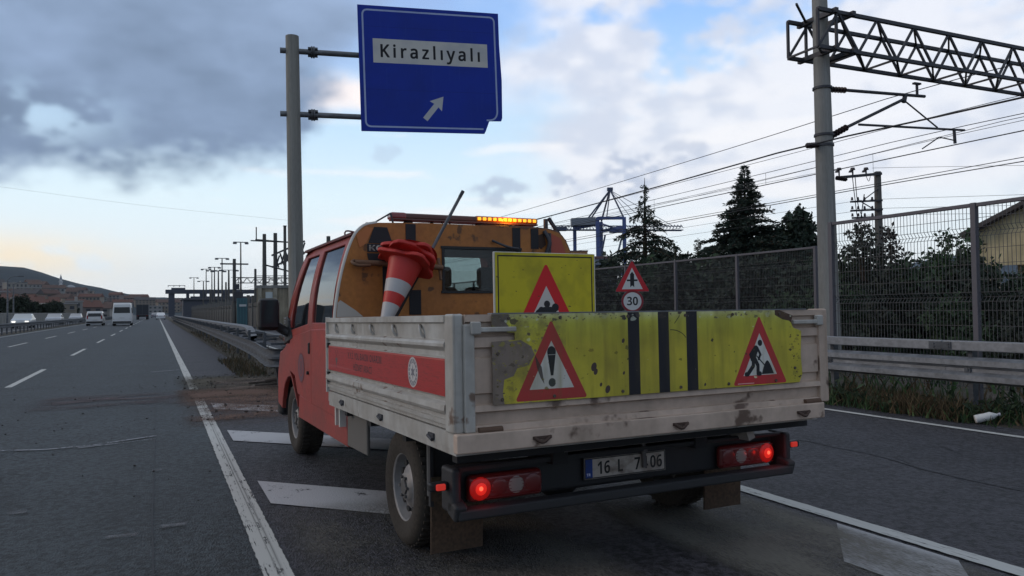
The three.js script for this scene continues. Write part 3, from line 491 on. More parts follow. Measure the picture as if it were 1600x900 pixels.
// the signs on the tailgate
function warnTri(c, x, y, w, red = '#c0392f', white = '#d9d6cf', k = .17) { // apex x,y ; width w
  const h = w * .94; c.lineJoin = 'round'; c.fillStyle = red; c.strokeStyle = red; c.lineWidth = w * .05; c.beginPath(); c.moveTo(x, y); c.lineTo(x + w / 2, y + h); c.lineTo(x - w / 2, y + h); c.closePath(); c.fill(); c.stroke();
  const cy = y + h * .64, s = 1 - k * 1.95; c.fillStyle = white; c.beginPath(); c.moveTo(x, cy - h * .64 * s + h * .02); c.lineTo(x + w / 2 * s, cy + h * .36 * s); c.lineTo(x - w / 2 * s, cy + h * .36 * s); c.closePath(); c.fill();
}
function digger(c, x, y, s) {   // man at work with a shovel and a heap, s = height
  c.save(); c.translate(x, y); c.scale(s, s); c.fillStyle = c.strokeStyle = '#15161c'; c.lineCap = 'round'; c.lineJoin = 'round';
  c.beginPath(); c.arc(.08, -.86, .085, 0, 7); c.fill();
  c.lineWidth = .19; c.beginPath(); c.moveTo(-.08, -.70); c.lineTo(-.19, -.48); c.stroke();
  c.lineWidth = .12; c.beginPath(); c.moveTo(-.18, -.45); c.lineTo(-.19, -.24); c.lineTo(-.4, -.02); c.lineTo(-.46, -.02); c.moveTo(-.14, -.45); c.lineTo(-.02, -.25); c.lineTo(-.02, -.02); c.lineTo(.06, -.02); c.stroke();
  c.lineWidth = .075; c.beginPath(); c.moveTo(-.02, -.72); c.lineTo(.08, -.55); c.lineTo(.02, -.42); c.moveTo(-.16, -.7); c.lineTo(-.3, -.55); c.lineTo(-.24, -.4); c.stroke();
  c.lineWidth = .035; c.beginPath(); c.moveTo(-.05, -.5); c.lineTo(.26, -.22); c.stroke();
  c.beginPath(); c.moveTo(.12, 0); c.quadraticCurveTo(.24, -.36, .34, -.37); c.quadraticCurveTo(.42, -.36, .58, 0); c.closePath(); c.fill(); c.restore();
}
function wear(c, w, h, seed, n, cols, smax = 26) { const R = mulberry(seed); for (let i = 0; i < n; i++) { const x = R() * w, y = R() * h, r = 1 + R() * R() * R() * smax; c.fillStyle = cols[R() * cols.length | 0]; c.globalAlpha = .25 + R() * .7; c.beginPath(); for (let k = 0; k < 9; k++) { const a = k / 9 * 6.283, q = r * (.45 + R() * .8); c.lineTo(x + Math.cos(a) * q * (1 + R()), y + Math.sin(a) * q); } c.closePath(); c.fill(); } c.globalAlpha = 1; }
function grime(c, w, h, seed, col, amp, sx, sy) { const im = c.getImageData(0, 0, w, h), d = im.data; for (let j = 0; j < h; j++) for (let i = 0; i < w; i++) { const q = fbm(i / w * sx, j / h * sy, 0, 5, seed), a = clamp((q - .42) * amp), o = (j * w + i) * 4; for (let k = 0; k < 3; k++) d[o + k] = mix(d[o + k], col[k], a); } c.putImageData(im, 0, 0); }
{
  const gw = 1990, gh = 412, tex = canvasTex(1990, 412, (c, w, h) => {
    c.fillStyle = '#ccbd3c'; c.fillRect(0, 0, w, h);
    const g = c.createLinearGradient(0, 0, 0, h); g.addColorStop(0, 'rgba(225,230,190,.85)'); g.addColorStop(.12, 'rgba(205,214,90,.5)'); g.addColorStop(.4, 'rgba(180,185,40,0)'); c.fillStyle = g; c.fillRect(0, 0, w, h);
    grime(c, w, h, 401, [140, 130, 32], .6, 14, 4); grime(c, w, h, 405, [165, 162, 48], .6, 60, 3);
    // bare patch at the left where the sheet has peeled
    c.fillStyle = '#85766a'; c.beginPath(); [[0, 85], [50, 95], [90, 125], [150, 120], [205, 150], [225, 190], [190, 240], [130, 250], [110, 285], [60, 300], [52, 360], [60, 412], [0, 412]].forEach(p => c.lineTo(...p)); c.closePath(); c.fill();
    c.fillStyle = '#6f665f'; c.beginPath(); [[0, 0], [90, 0], [75, 40], [100, 70], [60, 90], [0, 90]].forEach(p => c.lineTo(...p)); c.closePath(); c.fill();
    grime(c, 400, h, 409, [92, 80, 68], 1.2, 9, 8);
    wear(c, 330, h, 411, 420, ['#55483c', '#7a6f66', '#8c8034', '#a39b34', '#63584c', '#94877c'], 15);
    warnTri(c, 318, 46, 372, '#b23a36', '#cfcbc0', .17);
    c.fillStyle = '#1b1d1e'; c.beginPath(); c.ellipse(318, 180, 24, 26, 0, 0, 7); c.fill(); c.beginPath(); c.moveTo(294, 182); c.lineTo(342, 182); c.lineTo(326, 292); c.lineTo(312, 292); c.closePath(); c.fill(); c.fillStyle = '#40453f'; c.beginPath(); c.ellipse(319, 325, 20, 20, 0, 0, 7); c.fill(); c.fillStyle = 'rgba(200,198,190,.7)'; c.fillRect(300, 192, 40, 4);
    c.fillStyle = 'rgba(60,50,45,.75)'; c.beginPath(); [[225, 190], [262, 250], [275, 330], [255, 300], [235, 250]].forEach(p => c.lineTo(...p)); c.fill();
    for (const [a, b] of [[770, 842], [962, 1032], [1148, 1222]]) { c.fillStyle = '#17161f'; c.fillRect(a, 0, b - a, h); }
    warnTri(c, 1668, 45, 372, '#c23236', '#d6d4cc', .165); digger(c, 1655, 350, 200);
    c.fillStyle = 'rgba(230,200,195,.8)'; c.fillRect(1500, 393, 120, 5);
    // torn right corner, chipped upper edge
    c.fillStyle = '#4d3428'; c.beginPath(); [[1790, 0], [1990, 0], [1990, 110], [1950, 96], [1900, 60], [1850, 52], [1790, 26]].forEach(p => c.lineTo(...p)); c.closePath(); c.fill();
    wear(c, w, 34, 417, 160, ['#4a4036', '#d7dbc4', '#5b5148', '#3b3a38'], 26);
    grime(c, w, h, 425, [110, 98, 44], .7, 60, 1.6); wear(c, w, h, 419, 130, ['#54491f', '#3c3a20', '#77701f', '#d3d6a8', '#65551f'], 16);
    c.save(); c.translate(1900, 0); wear(c, 90, h, 421, 90, ['#5a4a2c', '#4a3a22', '#8a8430'], 22); c.restore();
    for (const [x, y, r] of [[560, 262, 22], [570, 286, 16], [640, 375, 20], [600, 350, 10], [740, 140, 12], [740, 300, 9], [1268, 385, 9]]) { c.fillStyle = '#4a3a34'; c.beginPath(); c.ellipse(x, y, r * .7, r, .4, 0, 7); c.fill(); }
    c.strokeStyle = '#3a3d22'; c.lineWidth = 4; c.beginPath(); c.moveTo(1040, 92); c.quadraticCurveTo(1110, 92, 1145, 135); c.moveTo(1070, 60); c.lineTo(1105, 20); c.stroke();
    grime(c, w, h, 423, [60, 54, 40], .3, 9, 3);
  });
  const x0 = .172, x1 = 2.155, y0 = .962, y1 = 1.384;
  const sh = shapeOf([[x0, y0], [x1 - .02, y0 + .004], [x1 + .004, y0 + .05], [x1 - .004, y0 + .16], [x1 + .004, y0 + .3], [x1 - .06, y0 + .32], [x1 - .075, y0 + .35], [x1 - .06, y0 + .39], [x1 - .16, y1], [x0, y1], [x0, y0 + .345], [x0 + .12, y0 + .335], [x0 + .12, y0 + .30], [x0, y0 + .295]]);
  const g = flat(new THREE.ExtrudeGeometry(sh, { depth: .006, bevelEnabled: false }).translate(0, 0, .026)), p = g.attributes.position, uv = new Float32Array(p.count * 2);
  for (let i = 0; i < p.count; i++) { uv[2 * i] = (p.getX(i) - x0) / (x1 - x0); uv[2 * i + 1] = (p.getY(i) - y0) / (y1 - y0); } g.setAttribute('uv', new THREE.BufferAttribute(uv, 2));
  for (const [x, y] of [...[.22, .5, .9, 1.27, 1.6, 1.95].flatMap(x => [[x, .985], [x + .04, 1.365]]), [.2, 1.2], [2.1, 1.05]]) mesh('rivet', new THREE.CylinderGeometry(.008, .009, .006, 8).rotateX(Math.PI / 2).translate(x, y, .0345), M(.1, .075, .055, .7), gate);
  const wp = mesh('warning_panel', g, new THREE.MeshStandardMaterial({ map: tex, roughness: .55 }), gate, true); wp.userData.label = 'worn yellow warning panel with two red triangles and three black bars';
}
// ---- lamp bar below the bed
{
  const b = mesh('rear_bumper', [rbox(2.2, .18, .05, .02, 1.22, .51, -.4), box(2.16, .02, .1, 1.22, .605, -.37)], blackPlastic, truck);
  mesh('bumper_tube', [rbox(2.24, .055, .09, .014, 1.22, .398, -.27), rbox(.07, .09, .11, .018, .115, .42, -.285, .3), rbox(.07, .09, .11, .018, 2.325, .42, -.285, .3), rod([.1, .612, -.34], [2.34, .612, -.31], .011)], M(.03, .03, .031, .7), b);
  for (const x of [.105, 2.335]) mesh('end_cap', rbox(.05, .23, .16, .02, x, .51, -.34), frameBlack, b);
  const lampBody = new THREE.MeshPhysicalMaterial({ color: lin(.15, .014, .013), roughness: .32, clearcoat: .4 }), lit = new THREE.MeshStandardMaterial({ color: lin(.24, .012, .01), emissive: lin(1, .02, .014), emissiveIntensity: .13, roughness: .3 }), clear = M(.3, .26, .23, .25), glow = new THREE.MeshStandardMaterial({ color: lin(.6, .03, .02), emissive: lin(1, .035, .02), emissiveIntensity: .32, roughness: .3 }), core = new THREE.MeshStandardMaterial({ color: lin(.8, .2, .1), emissive: lin(1, .12, .06), emissiveIntensity: 1.1 });
  for (const [x0, s] of [[.17, 1], [2.29, -1]]) {
    const L = mesh('tail_lamp', [rbox(.43, .14, .06, .029, x0 + s * .235, .5, -.345)], lampBody, truck);
    const hemi = (x, r, m, n, sc = .22) => mesh(n, new THREE.SphereGeometry(r, 20, 14, 0, Math.PI * 2, 0, Math.PI / 2).rotateX(Math.PI / 2).scale(1, 1, sc).translate(x, .5, -.316), m, L);
    hemi(x0 + s * .085, .06, lit, 'lit_lens'); hemi(x0 + s * .29, .045, clear, 'clear_lens', .15); hemi(x0 + s * .39, .05, lampBody, 'dark_lens', .15); hemi(x0 + s * .195, .045, lampBody, 'dark_lens', .15); for (let q = 0; q < 7; q++) mesh('lens_rib', box(.4, .003, .006, x0 + s * .235, .448 + q * .0175, -.3145), lampBody, L);
    mesh('bulb_glow', new THREE.SphereGeometry(.032, 16, 10, 0, Math.PI * 2, 0, Math.PI / 2).rotateX(Math.PI / 2).scale(1, 1, .14).translate(x0 + s * .085, .5, -.3035), glow, L); mesh('bulb', new THREE.SphereGeometry(.012, 10, 8).translate(x0 + s * .083, .503, -.302), core, L);
    const pl = new THREE.PointLight(0xff2211, .008, 3); pl.position.set(x0 + s * .085, .5, -.2); pl.castShadow = true; truck.add(pl); pl.name = 'lamp_glow';
    mesh('side_marker', [rbox(.1, .045, .05, .012, x0 - s * .14, .535, -.33), rod([x0 - s * .1, .535, -.34], [x0 - s * .02, .52, -.36], .012)], blackPlastic, truck);
    mesh('marker_lens', rbox(.05, .032, .02, .008, x0 - s * .135, .535, -.3), new THREE.MeshStandardMaterial({ color: lin(.5, .04, .03), emissive: lin(1, .06, .04), emissiveIntensity: .25 }), truck);
  }
  const plate = canvasTex(512, 108, (c, w, h) => { c.fillStyle = '#b9aea2'; c.fillRect(0, 0, w, h); c.strokeStyle = '#1a1a1a'; c.lineWidth = 5; c.strokeRect(4, 4, w - 8, h - 8); c.fillStyle = '#1b3d86'; c.fillRect(6, 6, 42, h - 12); c.fillStyle = '#dde'; c.font = 'bold 20px sans-serif'; c.fillText('TR', 12, 92); c.fillStyle = '#15120f'; c.font = 'bold 92px sans-serif'; c.save(); c.scale(.82, 1); c.fillText('16', 92, 87); c.fillText('L', 242, 87); c.fillText('7', 376, 87); c.fillText('4', 436, 87); c.fillText('06', 500, 87); c.restore(); grime(c, w, h, 431, [82, 68, 56], 1.5, 9, 3); });
  const lp = mesh('licence_plate', rbox(.56, .125, .012, .004, 1.175, .525, -.358), frameBlack, truck);
  mesh('plate_face', quad([.9, .468, -.3505], [1.45, .468, -.3505], [1.45, .582, -.3505], [.9, .582, -.3505]), new THREE.MeshStandardMaterial({ map: plate, roughness: .5 }), lp, true);
  mesh('hanging_strap', [rod([1.285, .72, -.34], [1.29, .5, -.335], .014), rod([1.29, .62, -.34], [1.29, .585, -.33], .02)], M(.1, .09, .085, .6), truck);
}
// ---- underside
mesh('chassis_rail', [box(.09, .16, 4.6, .72, .66, -2.6), box(.09, .16, 4.6, 1.68, .66, -2.6)], under, truck);
mesh('crossmember', [box(1.12, .085, .05, 1.29, .69, -.3), box(.05, .12, .16, 1.98, .67, -.3, 0, 0, .35)], M(.4, .37, .33, .7), truck);
mesh('crossmember', [box(W - .1, .06, .06, W / 2, .71, -.15), box(W - .1, .06, .06, W / 2, .71, -.9), box(W - .1, .06, .06, W / 2, .71, -1.6), box(W - .1, .06, .06, W / 2, .71, -2.2)], under, truck);
mesh('axle', [rod([.3, .34, -1.19], [2.1, .34, -1.19], .05), new THREE.SphereGeometry(.17, 14, 10).translate(1.2, .34, -1.19)], under, truck);
mesh('leaf_spring', [tube([[.72, .5, -.5], [.72, .36, -1.19], [.72, .5, -1.9]], .035, 12, 5), tube([[1.68, .5, -.5], [1.68, .36, -1.19], [1.68, .5, -1.9]], .035, 12, 5)], under, truck);
mesh('fuel_tank', [rbox(.5, .3, 1.0, .06, 1.2, .52, -2.9), rbox(.36, .22, .5, .05, 1.25, .58, -.75)], under, truck);
// ---- wheels
function wheel(x, y, z, s, inner) {
  const t = new THREE.Group(); t.name = 'wheel'; t.position.set(x, y, z); truck.add(t);
  const R = .345, w = .215, P = [[.2, 0], [.23, -.012], [.29, -.02], [.325, -.006], [.341, .018], [R, .045], [R, w - .045], [.341, w - .018], [.325, w], [.23, w], [.2, w]];
  const tyre = new THREE.LatheGeometry(P.map(([r, q]) => new THREE.Vector2(r, q)), 44).rotateZ(-Math.PI / 2);
  const tm = new THREE.MeshStandardMaterial({ map: soilMap, color: lin(.62, .6, .6), roughness: .92 });
  const grooves = []; for (let i = 0; i < 44; i++) { const a = i / 44 * Math.PI * 2; grooves.push(box(.07, .012, .016, .05, R, 0).rotateX(a), box(.07, .012, .016, w - .05, R, 0).rotateX(a + .07)); }
  mesh('tyre', [tyre, ...grooves], tm, t);
  const rp = [[.205, .01], [.2, .0], [.19, .012], [.18, .06], [.165, .075], [.12, .04], [.085, .03], [.08, .012], [.03, .01], [0.001, .01]];
  const rim = new THREE.LatheGeometry(rp.map(([r, q]) => new THREE.Vector2(r, q)), 36).rotateZ(-Math.PI / 2);
  const rm = new THREE.MeshStandardMaterial({ map: galvMap, color: lin(.42, .4, .38), roughness: .6, metalness: .4 });
  const rg = mesh('rim', [rim, new THREE.LatheGeometry([[.2, .0], [.2, w]].map(([r, q]) => new THREE.Vector2(r, q)), 30).rotateZ(-Math.PI / 2)], rm, t);
  for (let i = 0; i < 10; i++) mesh('rim_hole', new THREE.CylinderGeometry(.017, .017, .02, 10).scale(1, 1, 1.5).rotateZ(Math.PI / 2).translate(.048, .143, 0).rotateX(i * Math.PI / 5 + .2), blackPlastic, rg);
  mesh('hub', [rod([.0, 0, 0], [.05, 0, 0], .045, .05, 16), ...Array.from({ length: 6 }, (_, i) => rod([-.004, Math.sin(i * 1.047) * .062, Math.cos(i * 1.047) * .062], [.03, Math.sin(i * 1.047) * .062, Math.cos(i * 1.047) * .062], .01, .01, 6))], M(.1, .095, .09, .7), rg);
  if (s < 0) t.rotation.y = Math.PI;
  return t;
}
wheel(.135, .358, -1.19, 1); wheel(W - .135, .358, -1.19, -1); wheel(.145, .394, -4.58, 1); wheel(W - .145, .394, -4.58, -1);
for (const [x, t] of [[.29, .0], [2.2, .0]]) { mesh('mud_flap', box(.31, .42, .012, x, .29, -.715, .05), mudBrown, truck); mesh('flap_bracket', [box(.02, .42, .03, x - .15, .55, -.72), box(.31, .3, .012, x, .64, -.735)], frameBlack, truck); }
mesh('wheel_guard', [box(.012, .42, .06, .14, .6, -.74), box(.02, .03, .9, .16, .745, -1.2)], M(.08, .08, .08, .7), truck);
// ---- cab
const CZ = -2.66;
for (const s of [0, 1]) {
  const X = x => s ? W - x : x;
  const fine = q => q.flatMap((p, i) => { const n = q[(i + 1) % q.length], k = Math.max(1, Math.ceil(Math.abs(n[1] - p[1]) / .1)); return Array.from({ length: k }, (_, m) => [mix(p[0], n[0], m / k), mix(p[1], n[1], m / k)]); });
  const slab = (pts, holes, x, th, mat, name, parent = truck, tilt = 0, y0 = 0) => { // shape in (z, y) extruded inwards
    if (tilt) { pts = fine(pts); holes = holes && holes.map(fine); }
    const g = flat(new THREE.ExtrudeGeometry(shapeOf(pts.map(([z, y]) => [-z, y]), (holes || []).map(h => h.map(([z, y]) => [-z, y]))), { depth: th, bevelEnabled: true, bevelSize: .006, bevelThickness: .006, bevelSegments: 1, curveSegments: 4 })).rotateY(Math.PI / 2);
    const p = g.attributes.position; for (let i = 0; i < p.count; i++) { const y = p.getY(i); p.setX(i, X(x + p.getX(i) + (tilt ? Math.sign(y - y0) * (y - y0) ** 2 * tilt * 1.33 + (y - y0) * tilt * .04 : 0))); } if (s) { const id = []; } g.computeVertexNormals(); return mesh(name, g, mat, parent);
  };
  const arch = []; for (let i = 0; i <= 10; i++) { const a = Math.PI * (i / 10); arch.push([-4.58 + Math.cos(a) * .43, .42 + Math.sin(a) * .4]); }
  // inner shell, then skin panels with seams between them
  slab([[CZ, .5], [CZ, 1.26], [-4.86, 1.2], [-4.86, .86], [-4.15, .84], [-4.12, .5]], null, .13, .03, blackPlastic, 'inner_panel');
  slab([[CZ, .62], [CZ, 1.3], [-3.55, 1.28], [-3.55, .64]], null, .095, .03, redPaint, s ? 'rear_door' : 'rear_door');
  const fd = slab([[-3.565, .64], [-3.565, 1.28], [-4.5, 1.2], [-4.56, 1.12], [-4.56, .88], [-4.3, .84], [-4.16, .68]], null, .095, .03, redPaint, 'front_door');
  slab([[-2.34, .44], [-2.34, .7], [CZ, .7], [CZ, .605], [-4.1, .66], [-4.14, .46]], null, .1, .03, redPaint, 'sill_panel');
  slab([[-4.575, .87], [-4.575, 1.13], [-4.7, 1.13], [-5.12, 1.02], [-5.24, .8], [-5.24, .5], [-5.02, .46], ...arch.slice().reverse().map(p => p).filter(p => p[1] > .44)], null, .1, .035, redPaint, 'front_wing');
  slab([[-1.83, .455], [-1.83, .71], [-2.33, .71], [-2.33, .45]], null, .1, .012, M(.14, .13, .115, .75), 'rear_fairing');
  if (!s) mesh('step_bracket', [box(.05, .16, .03, .07, .66, -2.38), box(.05, .16, .03, .07, .66, -2.5), box(.05, .02, .14, .07, .72, -2.44)], trimWhite, truck);
  // arch lining
  mesh('wheel_well', [new THREE.CylinderGeometry(.42, .42, .3, 24, 1, true, 0, Math.PI).rotateZ(Math.PI / 2).rotateX(-Math.PI / 2 * 0).translate(X(.28), .42, -4.58)], blackPlastic, truck);
  // upper frame with two windows
  const tl = .185;
  const up = slab([[CZ, 1.285], [CZ, 2.04], [-4.42, 2.04], [-4.78, 1.2], [-4.5, 1.21], [-3.56, 1.285]], [[[-2.8, 1.34], [-3.55, 1.34], [-3.6, 1.98], [-2.84, 1.98]], [[-3.72, 1.33], [-4.52, 1.27], [-4.27, 1.97], [-3.75, 1.97]]], .1, .03, redPaint, 'window_frame', truck, tl, 1.27);
  const pane = (a, b2, c2, d) => { const pos = [], idx = [], n = 10; for (let r = 0; r <= n; r++) for (let q = 0; q <= 1; q++) { const lo = q ? b2 : a, hi = q ? c2 : d, z = mix(lo[0], hi[0], r / n), y = mix(lo[1], hi[1], r / n); pos.push(X(.112 + (y - 1.27) ** 2 * tl * 1.33 + (y - 1.27) * tl * .04), y, z); } for (let r = 0; r < n; r++) { const k = r * 2; idx.push(k, k + 1, k + 2, k + 1, k + 3, k + 2); } const g = new THREE.BufferGeometry(); g.setAttribute('position', new THREE.Float32BufferAttribute(pos, 3)); g.setIndex(idx); g.computeVertexNormals(); return g; };
  mesh('window', pane([-2.79, 1.33], [-3.56, 1.33], [-3.61, 1.99], [-2.83, 1.99]), tintGlass, up);
  mesh('window', pane([-3.71, 1.32], [-4.53, 1.26], [-4.28, 1.98], [-3.74, 1.98]), tintGlass, up);
  slab([[-4.4, 1.2], [-4.82, 1.13], [-4.72, 1.4], [-4.56, 1.36], [-4.5, 1.275]], null, .088, .02, blackPlastic, 'mirror_base', up, tl * .4, 1.27);
  mesh('drip_rail', bar([X(.235), 2.045, CZ], [X(.235), 2.045, -4.44], .03, .022), M(.1, .02, .02, .6), truck);
  mesh('door_handle', [rbox(.03, .1, .035, .01, X(.09), 1.12, -3.62)], blackPlastic, truck);
  if (!s) { mesh('lock', rod([.07, .9, -3.66], [.09, .9, -3.66], .016), blackPlastic, truck); }
  // mirror
  const mg = mesh('door_mirror', [rbox(.21, .32, .12, .05, X(-.1), 1.43, -4.64), tube([[X(.1), 1.24, -4.62], [X(.05), 1.27, -4.64], [X(-.04), 1.33, -4.64]], .045, 12, 8)], blackPlastic, truck);
  mesh('mirror_glass', rbox(.17, .27, .01, .004, X(-.1), 1.44, -4.577), new THREE.MeshStandardMaterial({ color: lin(.02, .032, .038), roughness: .08 }), mg);
}
// door emblem: faint round seal
{
  const tex = canvasTex(128, 128, (c) => { c.fillStyle = '#7a2a2c'; c.fillRect(0, 0, 128, 128); c.fillStyle = '#6d4a55'; c.beginPath(); c.arc(64, 64, 58, 0, 7); c.fill(); c.fillStyle = '#8a3a3c'; c.beginPath(); c.arc(64, 64, 38, 0, 7); c.fill(); c.fillStyle = '#5b4550'; c.fillRect(52, 36, 24, 56); });
  const g = new THREE.CircleGeometry(.14, 28).rotateY(-Math.PI / 2).translate(.086, .93, -3.98); mesh('door_seal', g, new THREE.MeshStandardMaterial({ map: tex, roughness: .5 }), truck, true);
}
// roof: arched section swept along the cab
{
  const sec = z => { const f = clamp((z + 4.42) / .3, 0, 1), d = z < -4.1 ? (z + 4.1) * .12 : 0; return [[.215, 2.035 + d], [.25, 2.062 + d], [.34, 2.095 + d], [.46, 2.115 + d], [.8, 2.132 + d], [1.2, 2.137 + d], [1.6, 2.132 + d], [1.94, 2.115 + d], [2.06, 2.095 + d], [2.15, 2.062 + d], [2.185, 2.035 + d]]; };
  const zs = [CZ + .01, -3.0, -3.6, -4.1, -4.3, -4.44], pos = [], idx = []; for (const z of zs) for (const [x, y] of sec(z)) pos.push(x, y, z); const n = 11;
  for (let j = 0; j < zs.length - 1; j++) for (let i = 0; i < n - 1; i++) { const a = j * n + i, b = a + n; idx.push(a, a + 1, b, a + 1, b + 1, b); }
  const g = new THREE.BufferGeometry(); g.setAttribute('position', new THREE.Float32BufferAttribute(pos, 3)); g.setIndex(idx); g.computeVertexNormals();
  mesh('roof', [g, box(1.9, .03, 1.7, 1.2, 2.03, -3.52)], redPaint, truck);
  mesh('windscreen', quad([2.22, 1.23, -4.8], [.18, 1.23, -4.8], [.26, 2.02, -4.45], [2.14, 2.02, -4.45]), glassDark, truck);
  mesh('bonnet', [rbox(2.1, .06, .5, .02, 1.2, 1.1, -5.0, .28), rbox(2.16, .5, .12, .04, 1.2, .8, -5.25)], redPaint, truck);
  mesh('bumper', rbox(2.2, .3, .18, .05, 1.2, .5, -5.27), blackPlastic, truck);
  const cloth = M(.03, .032, .04, .9);
  for (const [x, z] of [[.55, -3.95], [1.3, -3.95], [1.85, -3.95]]) mesh('seat', [rbox(.5, .14, .5, .05, x, .98, z), rbox(.48, .66, .14, .06, x, 1.34, z + .3, -.14), rbox(.27, .2, .1, .04, x, 1.76, z + .36)], cloth, truck);
  mesh('seat', [rbox(1.85, .14, .5, .05, 1.2, .96, -3.05), rbox(1.85, .48, .14, .05, 1.2, 1.22, -2.8)], cloth, truck);
  mesh('dashboard', [rbox(2.0, .3, .4, .06, 1.2, 1.12, -4.68), new THREE.TorusGeometry(.19, .017, 8, 24).rotateX(-.9).translate(.6, 1.3, -4.4)], cloth, truck);
  mesh('cab_floor', box(2.1, .04, 2.2, 1.2, .66, -3.74), under, truck);
}
// orange rear wall of the cab with its window
{
  const half = [[.075, .88], [.085, 1.42], [.135, 1.72], [.2, 1.94], [.255, 2.05], [.32, 2.11], [.42, 2.135], [.8, 2.148]];
  const out = [...half, ...half.slice().reverse().map(([x, y]) => [W - x, y])];
  const win = [[.975, 1.58], [1.69, 1.58], [1.69, 1.955], [.975, 1.955]];
  const g = new THREE.ExtrudeGeometry(shapeOf(out, [win]), { depth: .035, bevelEnabled: false }).translate(0, 0, CZ);
  const wall = mesh('cab_rear_wall', g, orangePaint, truck); wall.userData.label = 'orange painted rear wall of the cab';
  mesh('edge_trim', [tube(half.slice(0, 7).map(([x, y]) => [x, y, CZ + .02]), .017, 40, 6)], trimWhite, wall);
  mesh('edge_trim', [tube(half.map(([x, y]) => [W - x, y, CZ + .02]), .012, 40, 6)], M(.12, .06, .04, .7), wall);
  mesh('window_seal', [box(.75, .022, .02, 1.332, 1.583, CZ + .034), box(.75, .022, .02, 1.332, 1.953, CZ + .034), box(.022, .35, .02, .977, 1.768, CZ + .034), box(.022, .35, .02, 1.688, 1.768, CZ + .034)], blackPlastic, wall);
  mesh('rear_window', box(.71, .37, .006, 1.332, 1.768, CZ + .015), glassDark, wall);
  const bk = M(.02, .02, .024, .75);
  const zf = CZ + .038, plate = (pts, m = bk, d = .005) => new THREE.ExtrudeGeometry(shapeOf(pts), { depth: d, bevelEnabled: false }).translate(0, 0, zf - .002);
  mesh('black_marking', plate([[.395, 2.1], [.5, 2.1], [.545, 1.97], [.345, 1.97]].map(([x, y]) => [x, y])), bk, wall);
  mesh('black_marking', plate([[.335, 1.89], [.5, 1.89], [.47, 1.815], [.35, 1.815]]), bk, wall);
  for (const [a, b, y0, y1] of [[.655, .74, 2.0, 2.135], [1.62, 1.695, 1.96, 2.14], [1.8, 1.875, 1.96, 2.138], [.46, .56, 1.4, 1.86], [.68, .78, 1.4, 1.6]]) mesh('black_stripe', plate([[a, y0], [b, y0], [b, y1], [a, y1]]), bk, wall);
  const kg = canvasTex(256, 96, (c, w, h) => { c.fillStyle = '#1b1a20'; c.fillRect(0, 0, w, h); c.fillStyle = '#b9b4a8'; c.font = 'bold 92px sans-serif'; c.save(); c.scale(1.1, 1); c.fillText('KGM', 8, 80); c.restore(); grime(c, w, h, 441, [40, 36, 34], 1.6, 6, 3); });
  mesh('lettering', quad([.335, 1.9, zf + .004], [.57, 1.9, zf + .004], [.57, 1.965, zf + .004], [.335, 1.965, zf + .004]), new THREE.MeshStandardMaterial({ map: kg, roughness: .6 }), wall, true);
  const orangeLight = M(.5, .17, .05, .6);
  mesh('marker_plate', plate([[.25, 2.03], [.33, 2.1], [.385, 2.09], [.33, 1.97], [.275, 1.93]]), orangeLight, wall);
  mesh('marker_plate', plate([[2.0, 2.1], [2.1, 2.06], [2.16, 1.9], [2.0, 1.9]]), M(.42, .09, .055, .6), wall);
  mesh('tool_rack', [tube([[.23, 1.815, CZ + .06], [.6, 1.8, CZ + .1], [.95, 1.78, CZ + .09]], .022, 16, 6), tube([[.23, 1.83, CZ + .05], [.2, 1.815, CZ + .09], [.23, 1.79, CZ + .12], [.34, 1.79, CZ + .11]], .013, 12, 5), rod([.93, 1.86, CZ + .05], [.93, 1.68, CZ + .1], .012)], M(.17, .09, .05, .7), wall);
  mesh('hook', [tube([[1.42, 2.02, CZ + .05], [1.55, 1.965, CZ + .09], [1.66, 1.955, CZ + .07]], .011, 12, 5), tube([[1.93, 2.12, CZ + .05], [1.96, 2.02, CZ + .09], [1.93, 1.9, CZ + .07]], .02, 12, 5), rod([1.98, 2.1, CZ + .05], [1.97, 1.9, CZ + .06], .016)], darkSteel, wall);
  mesh('white_patch', plate([[.09, 1.39], [.3, 1.39], [.24, 1.44], [.12, 1.52], [.1, 1.5]]), M(.5, .47, .42, .7), wall);
  mesh('rust_hole', plate([[1.87, 2.08], [1.93, 2.1], [1.95, 2.0], [1.9, 1.96], [1.85, 2.0]], bk, .004), M(.06, .035, .025, .9), wall);
}
